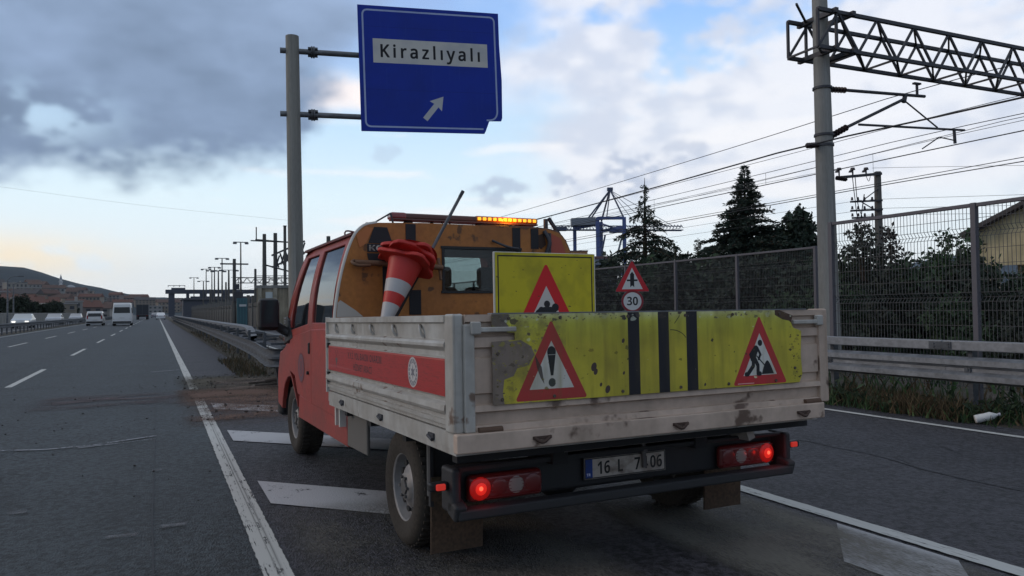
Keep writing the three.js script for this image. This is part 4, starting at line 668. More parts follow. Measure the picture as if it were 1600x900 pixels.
// warning light bar on the roof
{
  const z = -2.86, y = 2.225, b = mesh('light_bar', [rbox(1.34, .05, .11, .018, 1.29, y, z), rbox(1.36, .014, .13, .005, 1.29, y - .03, z)], M(.12, .06, .05, .5), truck);
  mesh('red_end_lens', rbox(.14, .058, .12, .02, .66, y, z), new THREE.MeshPhysicalMaterial({ color: lin(.25, .05, .05), roughness: .25, clearcoat: .6 }), b);
  mesh('amber_housing', rbox(.62, .056, .115, .02, 1.665, y + .003, z), new THREE.MeshPhysicalMaterial({ color: lin(.45, .13, .02), roughness: .3, clearcoat: .5 }), b);
  const am = new THREE.MeshStandardMaterial({ color: lin(1, .5, .05), emissive: lin(1, .42, .03), emissiveIntensity: 1.15 });
  for (let i = 0; i < 12; i++) mesh('amber_lamp', rbox(.03, .026, .012, .004, 1.39 + i * .0495, y + .004, z + .0605), am, b);
  const pl = new THREE.PointLight(0xffa030, .1, 4); pl.name = 'amber_glow'; pl.position.set(1.66, y, z + .13); pl.castShadow = true; truck.add(pl);
  mesh('bar_foot', [bar([.78, 2.19, z], [.7, 2.13, z], .05, .05), bar([1.83, 2.19, z], [1.86, 2.13, z], .07, .06), rod([.97, 2.2, z], [.97, 2.14, z], .016), rbox(.34, .045, .1, .012, 1.56, 2.17, z), tube([[1.04, 2.19, z + .05], [1.06, 2.15, z + .05], [1.1, 2.15, z + .06], [1.12, 2.19, z + .05]], .006, 12, 5), tube([[1.72, 2.19, z + .05], [1.75, 2.15, z + .06], [1.79, 2.14, z + .06], [1.9, 2.17, z + .05]], .008, 12, 5)], blackPlastic, b);
  mesh('aerial', [rod([.41, 2.135, z + .1], [.575, 2.235, z + .1], .007), rod([.575, 2.235, z + .1], [.6, 2.13, z + .1], .008)], darkSteel, truck);
  mesh('roof_bracket', [bar([2.0, 2.14, z + .15], [2.0, 2.24, z + .15], .03, .03), bar([2.03, 2.25, z + .15], [2.14, 2.1, z + .15], .03, .025)], darkSteel, truck);
  mesh('beacon', [rod([.66, 2.12, -3.7], [.66, 2.2, -3.7], .045, .04, 14), rod([.66, 2.2, -3.7], [.66, 2.27, -3.7], .032, .03, 14), tube([[.44, 2.11, -3.7], [.44, 2.18, -3.7], [.56, 2.17, -3.7]], .008, 10, 5)], M(.12, .04, .04, .5), truck);
}
// ---- things carried in the bed (placed through the truck's own frame, yet things of their own)
truck.updateMatrixWorld(true);
function onTruck(o) { o.applyMatrix4(truck.matrixWorld); return o; }
{
  // traffic cones stacked upside down and leaning
  const band = (r0, r1, y0, y1) => new THREE.CylinderGeometry(r1, r0, y1 - y0, 26, 1, true).translate(0, (y0 + y1) / 2, 0);
  const cr = M(.55, .03, .022, .5), cw = M(.5, .48, .47, .5);
  const make = (label, lift, axisTilt, twist, sag) => {
    const t = thing('traffic_cone', label, 'traffic cone', [0, 0, 0], 0, null);
    const HH = .56, R = y => .03 + .19 * y; // tip at y = 0
    const body = mesh('cone_body', band(R(.375), R(HH), .375, HH), cr, t);
    if (!axisTilt[2]) { mesh('white_band', band(R(0), R(.19), 0, .19), cw, body); mesh('red_band', band(R(.19), R(.275), .19, .275), cr, body); mesh('white_band', band(R(.275), R(.375), .275, .375), cw, body); }
    // soft rubber foot, sagging out of shape
    const g0 = new THREE.ExtrudeGeometry(new THREE.Shape(Array.from({ length: 40 }, (_, i) => { const a = i / 40 * 6.283, r = .205 + .022 * Math.cos(4 * a) + .01 * Math.cos(8 * a + 1); return new THREE.Vector2(Math.cos(a) * r, Math.sin(a) * r); }), ), { depth: .016, bevelEnabled: true, bevelSize: .008, bevelThickness: .007, bevelSegments: 2, steps: 1 }).rotateX(-Math.PI / 2);
    const ringG = new THREE.RingGeometry(.05, .22, 40, 8).rotateX(-Math.PI / 2).translate(0, .024, 0);
    const bend = g => { const p = g.attributes.position; for (let i = 0; i < p.count; i++) { const x = p.getX(i), z = p.getZ(i), r = Math.hypot(x, z), a = Math.atan2(z, x); p.setY(i, p.getY(i) + HH - sag * r * r * 6 * (.35 + .5 * Math.cos(a - .3 + twist) + .75 * Math.cos(2 * a + twist * 5))); } g.computeVertexNormals(); return g; };
    mesh('cone_base', [bend(g0), bend(ringG), bend(new THREE.TorusGeometry(.125, .014, 6, 30).rotateX(Math.PI / 2))], cr, t);
    const e = new THREE.Matrix4().makeRotationFromEuler(new THREE.Euler(-.2, 0, -.4)).multiply(new THREE.Matrix4().makeRotationY(twist)).multiply(new THREE.Matrix4().makeTranslation(0, axisTilt[1], 0)); t.applyMatrix4(new THREE.Matrix4().makeTranslation(...lift).multiply(e)); return onTruck(t);
  };
  make('upside-down traffic cone with red and white bands leaning against the orange cab wall', [.355, 1.3, -2.28], [0, 0, 0], .2, .07);
  make('middle red traffic cone whose base lies between the other two cone bases', [.355, 1.3, -2.28], [0, .042, 1], .9, .15);
  make('third red traffic cone whose folded base tops the stack of cones', [.355, 1.3, -2.28], [0, .086, 1], 1.9, .1);
  // grey pole leaning behind the cones
  const st = thing('metal_pole', 'thin grey pole leaning up past the roof light bar', 'pole'); mesh('pole', rod([.8, 1.88, -2.47], [1.075, 2.39, -2.42], .013), galv(.5, .7), st); mesh('dark_lower_end', rod([.53, 1.38, -2.52], [.8, 1.88, -2.47], .0135), M(.03, .028, .028, .8), st); mesh('grip', rod([1.05, 2.344, -2.4245], [1.078, 2.395, -2.4195], .0145), M(.05, .05, .055, .7), st); onTruck(st);
  // portable yellow sign
  const sg = thing('road_works_sign', 'yellow roadworks board with red triangle standing upright in the truck bed', 'road sign');
  const tex = canvasTex(840, 960, (c, w, h) => { c.fillStyle = '#c9bb16'; c.fillRect(0, 0, w, h); grime(c, w, h, 451, [140, 130, 20], 1.3, 8, 8); c.strokeStyle = '#26220e'; c.lineWidth = 10; c.strokeRect(24, 24, w - 48, h - 48);
    warnTri(c, 418, 100, 620, '#d4161e', '#cfc9c2', .175); c.save(); c.translate(418, 600); digger(c, -20, 30, 300); c.restore();
    c.fillStyle = '#15161c'; c.beginPath(); c.ellipse(412, 430, 90, 38, -.1, 0, 7); c.fill(); c.beginPath(); c.arc(492, 398, 30, 0, 7); c.fill();
    wear(c, w, h, 455, 90, ['#6d6210', '#8c8016', '#4d4512'], 12); });
  mesh('board', rbox(.845, .96, .018, .006, 1.372, 1.352, -1.6), trimWhite, sg);
  mesh('sign_face', quad([.96, .875, -1.5895], [1.784, .875, -1.5895], [1.784, 1.828, -1.5895], [.96, 1.828, -1.5895]), new THREE.MeshStandardMaterial({ map: tex, roughness: .45 }), sg, true);
  mesh('leg', [rod([1.05, .86, -1.63], [1.05, 1.7, -1.63], .016)], darkSteel, sg); mesh('leg', [rod([1.7, .86, -1.63], [1.7, 1.7, -1.63], .016)], darkSteel, sg); onTruck(sg);
}
// ================================================================ the blue direction sign
{
  const P = [3.941, 0, -15.989], ry = -.1623, t = thing('direction_sign', 'large blue direction sign with broken lower corner on a grey cantilever pole', 'road sign', P, ry);
  const w = 3.09, h = 2.7, out = [[0, 0], [2.68, 0], [2.71, .05], [2.80, .28], [2.83, .285], [3.075, .29], [3.1, .36], [3.12, 1.2], [3.09, 2.0], [w, h], [0, h]];
  const tex = canvasTex(1238, 1080, (c, W2, H2) => {
    const k = W2 / w, Y = y => H2 - y * k; c.fillStyle = '#0630a0'; c.fillRect(0, 0, W2, H2); grime(c, W2, H2, 503, [9, 40, 120], .9, 5, 5);
    c.fillStyle = 'rgba(4,18,60,.35)'; c.fillRect(0, Y(.9), W2, 3); c.fillRect(0, Y(2.25), W2, 3); for (let i = 0; i < 60; i++) { c.fillStyle = `rgba(${150 + hash(i, 2, 3) * 60 | 0},160,190,${.02 + hash(i, 3, 3) * .05})`; c.fillRect(hash(i, 5, 3) * W2, hash(i, 6, 3) * H2 * .8, 2 + hash(i, 7, 3) * 7, 60 + hash(i, 8, 3) * 300); }
    c.strokeStyle = '#a9b7d8'; c.lineWidth = 15; c.lineJoin = 'round'; c.beginPath(); const R = (x, y) => [x * k, Y(y)];
    c.moveTo(...R(.2, .1)); c.lineTo(...R(2.66, .1)); c.moveTo(...R(2.74, .3)); c.quadraticCurveTo(...R(2.98, .28), ...R(2.99, .5)); c.lineTo(...R(2.99, 2.48)); c.quadraticCurveTo(...R(2.99, 2.6), ...R(2.87, 2.6)); c.lineTo(...R(.22, 2.6)); c.quadraticCurveTo(...R(.1, 2.6), ...R(.1, 2.48)); c.lineTo(...R(.1, .22)); c.quadraticCurveTo(...R(.1, .1), ...R(.22, .1)); c.stroke();
    c.fillStyle = '#cfccc4'; c.fillRect(.3 * k, Y(1.99), 2.51 * k, .52 * k); grime(c, W2, H2, 507, [14, 40, 110], .25, 9, 9);
    c.fillStyle = '#15151a'; c.font = '400 148px sans-serif'; c.lineWidth = 7; c.strokeStyle = '#15151a'; const s = 'Kirazlıyalı'; let x = .43 * k; const total = 2.66 - .43; const ws = [...s].map(ch => c.measureText(ch).width); const gap = (total * k - ws.reduce((a, b) => a + b, 0)) / (s.length - 1);
    [...s].forEach((ch, i) => { c.fillText(ch, x, Y(1.6)); c.strokeText(ch, x, Y(1.6)); x += ws[i] + gap; });
    c.fillStyle = '#bfc0c0'; c.save(); c.translate(1.372 * k, Y(.28)); c.rotate(Math.atan2(-.49, .40)); const L = .66 * k; c.beginPath(); [[0, -24], [L - 105, -24], [L - 112, -68], [L, 0], [L - 112, 68], [L - 105, 24], [0, 24]].forEach(p => c.lineTo(...p)); c.closePath(); c.fill(); c.restore();
  });
  const pan = new THREE.Group(); pan.name = 'panel'; pan.position.set(-.012, 5.215, 0); pan.rotation.z = .0268; t.add(pan);
  mesh('backing', new THREE.ExtrudeGeometry(shapeOf(out), { depth: .03, bevelEnabled: false }).translate(0, 0, -.034), M(.06, .08, .16, .6), pan);
  const g = flat(new THREE.ShapeGeometry(shapeOf(out))), p = g.attributes.position, uv = new Float32Array(p.count * 2); for (let i = 0; i < p.count; i++) { uv[2 * i] = p.getX(i) / w; uv[2 * i + 1] = p.getY(i) / h; } g.setAttribute('uv', new THREE.BufferAttribute(uv, 2));
  mesh('sign_face', g, new THREE.MeshStandardMaterial({ map: tex, roughness: .75 }), pan, true);
  mesh('stiffener', [.55, 1.35, 2.2].map(y => box(2.9, .06, .05, 1.5, y, -.062)), galv(.5), pan);
  const c = concrete(.95, [1, .99, .95]);
  const pole = mesh('pole', new THREE.CylinderGeometry(.135, .165, 7.15, 28).translate(0, 3.575, 0), c, t, true); pole.position.set(-1.33, 0, -.1); pole.rotation.z = .012;
  const arm = y => { const a = mesh('arm', rod([-1.66, y - .008, -.1], [1.5, y + .03, -.1], .058, .058, 16), galv(.55), t); mesh('flange', [-1, 1].map(k => new THREE.CylinderGeometry(.125, .125, .03, 12).rotateZ(Math.PI / 2).translate(-1.0 + k * .022, y, -.1)), galv(.4), a); mesh('gusset', [0, 1, 2, 3, 4, 5].map(i => new THREE.BoxGeometry(.2, .075, .012).translate(0, .07, 0).rotateX(i * 1.047).translate(-1.0, y, -.1)), galv(.4), a); };
  arm(6.845); arm(5.52);
  mesh('base_plate', [box(.6, .05, .6, -1.33, .03, -.1), box(.02, .5, .02, -1.5, .25, -.1)], steelOld, t);
}
// ---------------------------------------------------------------- small signs on a post behind the truck
{
  const t = thing('road_sign_post', 'red triangle priority sign above a round 30 limit sign on one post', 'road sign', [11.55, 0, -17.3], -.46);
  mesh('post', rod([0, 0, -.05], [0, 2.7, -.05], .038, .038, 14), galv(.6), t);
  const tri = (w, y0) => { const h = w * .9, r = .05, s = new THREE.Shape(); s.moveTo(-w / 2 + r, y0); s.lineTo(w / 2 - r, y0); s.quadraticCurveTo(w / 2, y0, w / 2 - r * .5, y0 + r * .86); s.lineTo(r * .5, y0 + h - r * .6); s.quadraticCurveTo(0, y0 + h, -r * .5, y0 + h - r * .6); s.lineTo(-w / 2 + r * .5, y0 + r * .86); s.quadraticCurveTo(-w / 2, y0, -w / 2 + r, y0); return s; };
  const sgn = mesh('triangle_plate', new THREE.ExtrudeGeometry(tri(.93, 1.83), { depth: .012, bevelEnabled: false }).translate(0, 0, -.012), galv(.5), t);
  const fx = canvasTex(512, 512, (c) => { c.fillStyle = '#c3202c'; c.fillRect(0, 0, 512, 512); c.fillStyle = '#d8d7d4'; c.beginPath(); c.moveTo(256, 108); c.lineTo(412, 432); c.lineTo(100, 432); c.closePath(); c.fill(); c.fillStyle = '#14161a'; c.fillRect(226, 210, 60, 190); c.beginPath(); c.moveTo(222, 214); c.lineTo(256, 170); c.lineTo(290, 214); c.fill(); c.fillRect(176, 286, 160, 26); c.fillStyle = '#d8d7d4'; c.beginPath(); c.moveTo(226, 402); c.lineTo(256, 376); c.lineTo(286, 402); c.fill(); });
  const g = flat(new THREE.ShapeGeometry(tri(.915, 1.837)).translate(0, 0, .003)), p = g.attributes.position, uv = new Float32Array(p.count * 2); for (let i = 0; i < p.count; i++) { uv[2 * i] = p.getX(i) / .915 + .5; uv[2 * i + 1] = (p.getY(i) - 1.837) / .915 + .09; } g.setAttribute('uv', new THREE.BufferAttribute(uv, 2));
  mesh('triangle_face', g, new THREE.MeshStandardMaterial({ map: fx, roughness: .45 }), sgn, true);
  const d = mesh('round_plate', new THREE.CylinderGeometry(.3, .3, .012, 36).rotateX(Math.PI / 2).translate(0, 1.575, -.006), galv(.5), t);
  const f30 = canvasTex(256, 256, (c) => { c.fillStyle = '#8c2730'; c.fillRect(0, 0, 256, 256); c.fillStyle = '#d4d4d2'; c.beginPath(); c.arc(128, 128, 104, 0, 7); c.fill(); c.fillStyle = '#111'; c.font = 'bold 128px sans-serif'; c.textAlign = 'center'; c.save(); c.translate(128, 174); c.scale(.95, 1.05); c.fillText('30', 0, 0); c.restore(); });
  mesh('round_face', new THREE.CircleGeometry(.295, 36).translate(0, 1.575, .003), new THREE.MeshStandardMaterial({ map: f30, roughness: .45 }), d, true);
}
// ---------------------------------------------------------------- old concrete power pole with telephone arms
{
  const t = thing('power_pole', 'square concrete power pole with stacked cross-arms and insulators behind the fence', 'power pole', [25.55, 0, -21.1], -.4333), c = concrete(.5, [1, .96, .95]);
  mesh('shaft', new THREE.CylinderGeometry(.13, .2, 6.6, 4).rotateY(Math.PI / 4).translate(0, 3.3, 0), c, t, true);
  mesh('cross_arm', bar([.1, 6.5, .12], [-1.65, 6.36, .12], .1, .1), darkSteel, t);
  [-1.55, -1.02, -.5].forEach(x => mesh('insulator', [rod([x, 6.42, .12], [x, 6.66, .12], .03), new THREE.CylinderGeometry(.075, .1, .09, 12).translate(x, 6.7, .12), new THREE.CylinderGeometry(.06, .085, .07, 12).translate(x - .08, 6.6, .12)], ceramic, t));
  for (const [y, a] of [[5.45, -1.15], [5.1, -1.15], [4.82, -1.1]]) { const m = mesh('cross_arm', [bar([.1, y, .14], [a, y - .04, .14], .055, .07)], darkSteel, t); [-.3, -.6, -.85, -1.08].forEach(x => mesh('small_insulator', new THREE.CylinderGeometry(.035, .05, .12, 8).translate(x, y + .08, .14), ceramic, m)); }
  mesh('strut', [bar([-.05, 5.9, .12], [-.6, 5.5, .12], .035, .035), bar([-.05, 5.0, .12], [-.7, 5.4, .12], .035, .035), bar([-.6, 5.7, .14], [-.75, 4.8, .14], .03, .03)], darkSteel, t);
  mesh('down_cable', [tube([[-1.05, 6.4, .15], [-1.0, 5.6, .2], [-.85, 4.6, .18], [-.2, 3.4, .2]], .016, 20, 5), tube([[-.95, 6.4, .15], [-.85, 5.2, .18], [-.5, 4.3, .2], [-.18, 3.5, .2]], .016, 20, 5), tube([[-.5, 6.4, .12], [-.42, 6.2, .15], [-.34, 6.4, .12]], .012, 8, 5)], wireMat, t);
}
for (const [a, b, lab] of [[[25.4, 6.75, -21.2], [44, 7.4, -12], 'uppermost thin line running right from the old power pole'], [[25.2, 5.5, -21.2], [44, 6.5, -12], 'second thin line running right from the old power pole'], [[25.1, 5.15, -21.3], [44, 5.95, -12], 'third thin line running right from the old power pole'], [[25.1, 4.9, -21.3], [44, 5.5, -12], 'lowest thin line running right from the old power pole'], [[25, 5.5, -21.4], [20, 5.6, -90], 'upper thin line running away from the old power pole'], [[25, 5.1, -21.4], [20, 5.2, -90], 'lower thin line running away from the old power pole'], [[24.1, 6.72, -21.7], [18, 7, -90], 'topmost thin line running away from the old power pole']])
  tag(mesh('telephone_line', tube([a, a.map((v, i) => mix(v, b[i], .5) - (i === 1 ? .25 : 0)), b], .007, 16, 4), wireMat), lab, 'wire', 'thin lines on the old power pole');

// ================================================================ trees and shrubs
let townTree;
const leafMat = (r, g, b) => new THREE.MeshStandardMaterial({ color: lin(r, g, b), roughness: .9, vertexColors: true });
function Leaves() { const pos = [], col = []; return {
  add(p, dir, len, wid, tone) { const up = Math.abs(dir.y) > .9 ? V(1, 0, 0) : V(0, 1, 0), s = V().crossVectors(dir, up).normalize().applyAxisAngle(dir, rr(0, 6.28)).multiplyScalar(wid / 2), m = p.clone().addScaledVector(dir, len * .5), e = p.clone().addScaledVector(dir, len); m.y += len * .08;
    for (const q of [p, m.clone().add(s), e, p, e, m.clone().sub(s)]) { pos.push(q.x, q.y, q.z); col.push(tone, tone, tone); } },
  geo() { const g = new THREE.BufferGeometry(); g.setAttribute('position', new THREE.Float32BufferAttribute(pos, 3)); g.setAttribute('color', new THREE.Float32BufferAttribute(col, 3)); g.computeVertexNormals(); return g; } }; }
const barkM = new THREE.MeshStandardMaterial({ map: soilMap, color: lin(.9, .75, .65), roughness: 1 });
const rdir = () => { const a = rr(0, 6.28), y = rr(-1, 1), r = Math.sqrt(1 - y * y); return V(Math.cos(a) * r, y, Math.sin(a) * r); };
function conifer(name, label, pos, h, R, o) {
  const t = thing(name, label, 'conifer', pos), lv = Leaves(), wood = [];
  wood.push(rod([0, 0, 0], [0, h * .55, 0], h * .022, h * .014, 8), rod([0, h * .55, 0], [rr(-.05, .05), h, 0], h * .014, .012, 8));
  for (let y = h * o.y0; y < h * .985; y += h * o.dy * rr(.7, 1.3)) {
    const f = (y / h - o.y0) / (1 - o.y0), n = Math.round(rr(o.nb[0], o.nb[1]));
    for (let b = 0; b < n; b++) {
      const a = rr(0, 6.283), L = (R * Math.pow(1 - f, o.pow) * rr(o.var, 1) + .05), u = V(Math.cos(a), 0, Math.sin(a)), pts = [];
      for (let i = 0; i <= 5; i++) { const s = i / 5; pts.push([u.x * L * s, y + L * (o.rise * s - o.droop * s * s), u.z * L * s]); }
      if (L > .5) wood.push(tube(pts, .02 + L * .008, 5, 4));
      const m = Math.max(3, Math.round(L * o.dens));
      for (let i = 0; i < m; i++) { const s = Math.pow((i + rr(.2, 1)) / m, .8), p = V(u.x * L * s, y + L * (o.rise * s - o.droop * s * s), u.z * L * s); const side = V(-u.z, 0, u.x).multiplyScalar(rr(-.28, .28) * L * (1 - s * .6) * .6); p.add(side); p.y -= Math.abs(rr(0, o.hang) * .3);
        for (let q = 0; q < o.q; q++) { const d = u.clone().multiplyScalar(rr(.1, .9)).add(side.clone().normalize().multiplyScalar(rr(0, .7))).add(V(0, -rr(0, o.hang * 2.2) + .15, 0)).add(rdir().multiplyScalar(.35)).normalize(); lv.add(p.clone().add(rdir().multiplyScalar(.06)), d, rr(.6, 1.2) * o.leaf * (1.05 - .55 * f), o.leaf * rr(.22, .36) * (1.05 - .5 * f), rr(.55, 1.35)); } }
    }
  }
  mesh('crown', lv.geo(), leafMat(.026, .044, .03), t); mesh('trunk', wood, barkM, t); return t;
}
conifer('conifer', 'tall ragged cedar with long drooping limbs beside the blue crane', [25.9, -.3, -37.4], 9.3, 6.8, { y0: .12, dy: .034, nb: [3, 6], pow: 1.5, var: .35, rise: .2, droop: .42, dens: 13, hang: .55, q: 4, leaf: .36 });
conifer('conifer', 'broad dense pointed conifer left of the concrete mast', [27.77, -.3, -31], 9.1, 5.2, { y0: .06, dy: .018, nb: [7, 10], pow: 1.15, var: .5, rise: .35, droop: .3, dens: 14, hang: .15, q: 4, leaf: .34 });
conifer('conifer', 'slim young conifer between the cedar and the broad conifer', [25.6, -.3, -32.2], 5.3, .85, { y0: .1, dy: .03, nb: [4, 6], pow: .9, var: .5, rise: .4, droop: .3, dens: 14, hang: .1, q: 3, leaf: .26 });
conifer('conifer', 'thin sapling conifer just right of the cedar', [24.6, -.3, -32.8], 4.9, .6, { y0: .1, dy: .035, nb: [3, 5], pow: .9, var: .5, rise: .4, droop: .3, dens: 12, hang: .1, q: 3, leaf: .24 });
function clumpTree(name, label, cat, pos, clumps, leaf, n, col, trunkH, sparse = 1) {
  const t = thing(name, label, cat, pos), lv = Leaves(), wood = [];
  for (const [x, y, z, r, sy = 1] of clumps) {
    if (trunkH) wood.push(tube([[0, trunkH * .35, 0], [x * .5, mix(trunkH * .5, y, .6), z * .5], [x, y, z]], .03 + r * .02, 6, 5));
    const sub = []; for (let i = 0; i < 22; i++) sub.push(rdir().multiplyScalar(r * rr(.45, 1)));
    for (let i = 0; i < n * r * r * sparse; i++) { const c = sub[rnd() * sub.length | 0], p = c.clone().add(rdir().multiplyScalar(r * .34 * Math.cbrt(rnd()))); p.y *= sy; const tone = rr(.6, 1.3) * (.85 + .3 * ((c.x * 7.3 % 1 + 1) % 1)); lv.add(p.clone().add(V(x, y, z)), rdir(), leaf * rr(.7, 1.3), leaf * .55, tone); }
  }
  mesh('crown', lv.geo(), leafMat(...col), t); if (trunkH) mesh('trunk', [rod([0, 0, 0], [0, trunkH, 0], .12, .07, 8), ...wood], barkM, t); return t;
}
clumpTree('round_tree', 'dark dense rounded tree just left of the concrete mast', 'tree', [31.7, -.2, -31.5], [[-2.4, 3, .2, 1.1], [0, 5.6, 0, 1.25], [-.9, 4.3, .3, 1.35], [.9, 4.2, -.2, 1.4], [0, 3.2, .6, 1.7], [-1.6, 2.7, 0, 1.2], [1.7, 2.6, 0, 1.3], [.2, 6.45, 0, .6]], .3, 900, [.026, .044, .028], 3);
clumpTree('tree', 'sparse dark broadleaf tree right of the mast behind the fence', 'tree', [18.3, 0, -15.6], [[-.1, 3.4, 0, .34], [-.35, 2.85, .1, .42], [.25, 2.9, 0, .36], [0, 2.2, 0, .55], [-.35, 1.6, 0, .45], [.35, 1.5, .1, .5]], .16, 1500, [.038, .048, .032], 2, .8);
clumpTree('tall_shrub', 'grey-brown upright ivy-like shrub around the foot of the power pole', 'shrub', [22.9, 0, -18.4], [[-.1, 3.55, 0, .36, 1.5], [.1, 2.75, 0, .42, 1.4], [-.1, 2.0, .1, .48], [.1, 1.1, 0, .6]], .17, 1500, [.045, .042, .036], 2);
clumpTree('shrub', 'green rounded tree touching the beige house at its left', 'shrub', [22.7, 0, -16.0], [[.2, 2.9, 0, .75], [-.7, 2.4, 0, .7], [.8, 2.5, .2, .6], [-.1, 1.5, .2, .9]], .17, 1300, [.042, .08, .036], 1.4);
clumpTree('shrub', 'dark leafy shrub before the beige house at the right edge', 'shrub', [22.4, 0, -13.6], [[0, 1.9, 0, .75], [.8, 1.5, 0, .8], [-.7, 1.2, .2, .8], [1.6, 2.1, -.2, .8], [.2, .7, .3, 1]], .16, 1200, [.036, .058, .032], 1);
clumpTree('round_tree', 'broad dark tree mass between the cedar and the pointed conifer', 'tree', [27, -.2, -36.5], [[0, 3.9, 0, 1.1], [-1.2, 3.2, 0, 1.2], [1.2, 3.4, 0, 1.2], [0, 2.4, .5, 1.5], [2.3, 2.6, 0, 1.2], [-2.2, 2.4, 0, 1.1]], .28, 800, [.026, .044, .028], 2.4);
clumpTree('round_tree', 'dark leafy tree filling the gap between pointed conifer and rounded tree', 'tree', [29.6, -.2, -30.6], [[0, 3.9, 0, 1.0], [-.9, 3.2, .2, 1.1], [.9, 3.3, 0, 1.1], [0, 2.2, .4, 1.5]], .28, 800, [.026, .044, .028], 2.4);
{
  const spots = [[16.4, -17.8, 1], [15.6, -14.6, .8], [17.6, -20.5, 1.1], [18.6, -24.4, 1.2], [20.3, -29, 1.3], [21.5, -34, 1.5], [23, -40, 1.5], [19.2, -17.2, 1.1], [20.5, -21.6, 1.2], [22.2, -25.6, 1.3], [24.2, -29.4, 1.35], [26.4, -34.6, 1.5], [24.2, -45, 1.7], [28.5, -27.4, 1.3], [30.5, -30, 1.4], [26.2, -24.2, 1.2], [33.2, -28.5, 1.4], [20.6, -13.7, .8], [18.2, -12.2, .7], [16.4, -11.6, .6], [20.5, -11.2, .7], [16.2, -9.8, .55], [19, -9.6, .6], [15.8, -7.6, .5], [17.2, -13.6, .85], [19.6, -15.3, 1.0], [21.8, -14.6, 1.05], [18.9, -10.6, .85], [21.4, -11.8, .95], [20.4, -8.6, .9], [17.4, -8.2, .75], [23.6, -17.2, 1.1], [16.6, -16.2, .95]];
  const kinds = [[.028, .036, .024], [.042, .07, .034], [.026, .038, .024]];
  const words = ['dark', 'mid-green', 'near-black'];
  const src = kinds.map((c, i) => clumpTree('bush', '', 'bush', [0, 0, 0], [[0, 1.7, 0, .95], [-1, 1.2, .2, .9], [1, 1.25, -.1, .95], [.2, .7, .5, 1.1], [-.4, 2.3, -.2, .6], [1.6, .7, .3, .8], [-1.7, .7, 0, .8]], .22, 760, c, 0));
  spots.forEach(([x, z, s], i) => { const k = i % 3, lab = `${words[k]} tangled bush in the thicket behind the mesh fences`; const o = i < 3 ? src[i] : src[k].clone(); if (i >= 3) { o.name = numbered('bush'); scene.add(o); o.userData = { ...src[k].userData }; } o.position.set(x, -.1, z); o.rotation.y = i * 2.1; o.scale.setScalar(s); o.userData.label = lab; o.userData.group = `${words[k]} bushes behind the fences`; });
}
// weeds along the ramp edge
{
  const blade = (() => { const g = new THREE.BufferGeometry(); g.setAttribute('position', new THREE.Float32BufferAttribute([-.5, 0, 0, .5, 0, 0, .35, .5, .12, -.5, 0, 0, .35, .5, .12, -.35, .5, .12, -.35, .5, .12, .35, .5, .12, 0, 1, .4], 3)); g.computeVertexNormals(); return g; })();
  const field = (name, label, n, sampler, cols) => { const im = new THREE.InstancedMesh(blade, M(1, 1, 1, .95), n), d = new THREE.Object3D(); for (let i = 0; i < n; i++) { const [x, z, h, w] = sampler(i); d.position.set(x, .0, z); d.rotation.set(rr(-.5, .5), rr(0, 6.28), rr(-.4, .4)); d.scale.set(w, h, h); d.updateMatrix(); im.setMatrixAt(i, d.matrix); const c = cols[rnd() * cols.length | 0], k = rr(.6, 1.3); im.setColorAt(i, lin(c[0] * k, c[1] * k, c[2] * k)); } im.name = name; scene.add(im); tag(im, label, 'weeds', null, 'stuff'); };
  const greens = [[.042, .092, .028], [.036, .075, .025], [.055, .09, .032], [.03, .064, .024]], dry = [[.09, .06, .03], [.07, .05, .026], [.12, .085, .045]];
  const clumpN = (x, z) => fbm(x * 1.1, z * .9, 0, 4, 611);
  field('verge_weeds', 'low tangled green weeds under the right crash barrier', 15000, () => { let x, z, c; do { x = rr(8.62, 10.6); z = rr(-15, 0); c = clumpN(x, z); } while (c < .4 && rnd() < .85); return [x, z, rr(.06, .17) * (.5 + c * 1.6), rr(.01, .026)]; }, [...greens, ...greens, ...dry]);
  field('dry_weeds', 'tall reddish dry weeds under the right crash barrier', 1800, () => { const k = rnd() < .7 ? [8.95, -6.75] : [9.1, -8.2], x = k[0] + rr(-.3, .5), z = k[1] + rr(-.6, .6); return [x, z, rr(.1, .34), rr(.008, .018)]; }, dry);
  field('far_grass', 'dark grass on the ground beyond the mesh fences', 9000, () => [rr(9.8, 22), rr(-40, -4), rr(.15, .5), rr(.02, .05)], [...greens, ...greens, ...dry]);
  field('gore_grass', 'thin grass and weeds growing on the soil inside the gore barrier', 5000, () => { const q = rnd(); return q < .25 ? [1.85 + rr(-.25, .4), rr(-24, -17.5), rr(.05, .2), rr(.008, .02)] : [rr(2.1, 3.9), rr(-60, -17), rr(.04, .16), rr(.01, .025)]; }, [[.045, .055, .028], [.06, .055, .032], ...dry]);
  // broad-leaved weeds, loose rosettes
  const lv = Leaves(); for (let i = 0; i < 900; i++) { const x = rr(8.66, 9.9), z = rr(-13, -2); if (clumpN(x, z) < .45) continue; const n = 4 + rnd() * 6 | 0, hh = rr(.06, .3); for (let k = 0; k < n; k++) { const d = V(rr(-1, 1), rr(.1, 1.2), rr(-1, 1)).normalize(); lv.add(V(x, rr(.0, hh), z), d, rr(.06, .15), rr(.03, .06), rr(.6, 1.3)); } }
  tag(mesh('leafy_weeds', lv.geo(), leafMat(.034, .056, .026)), 'broad-leaved green weeds along the ramp edge at right', 'weeds', null, 'stuff');
}
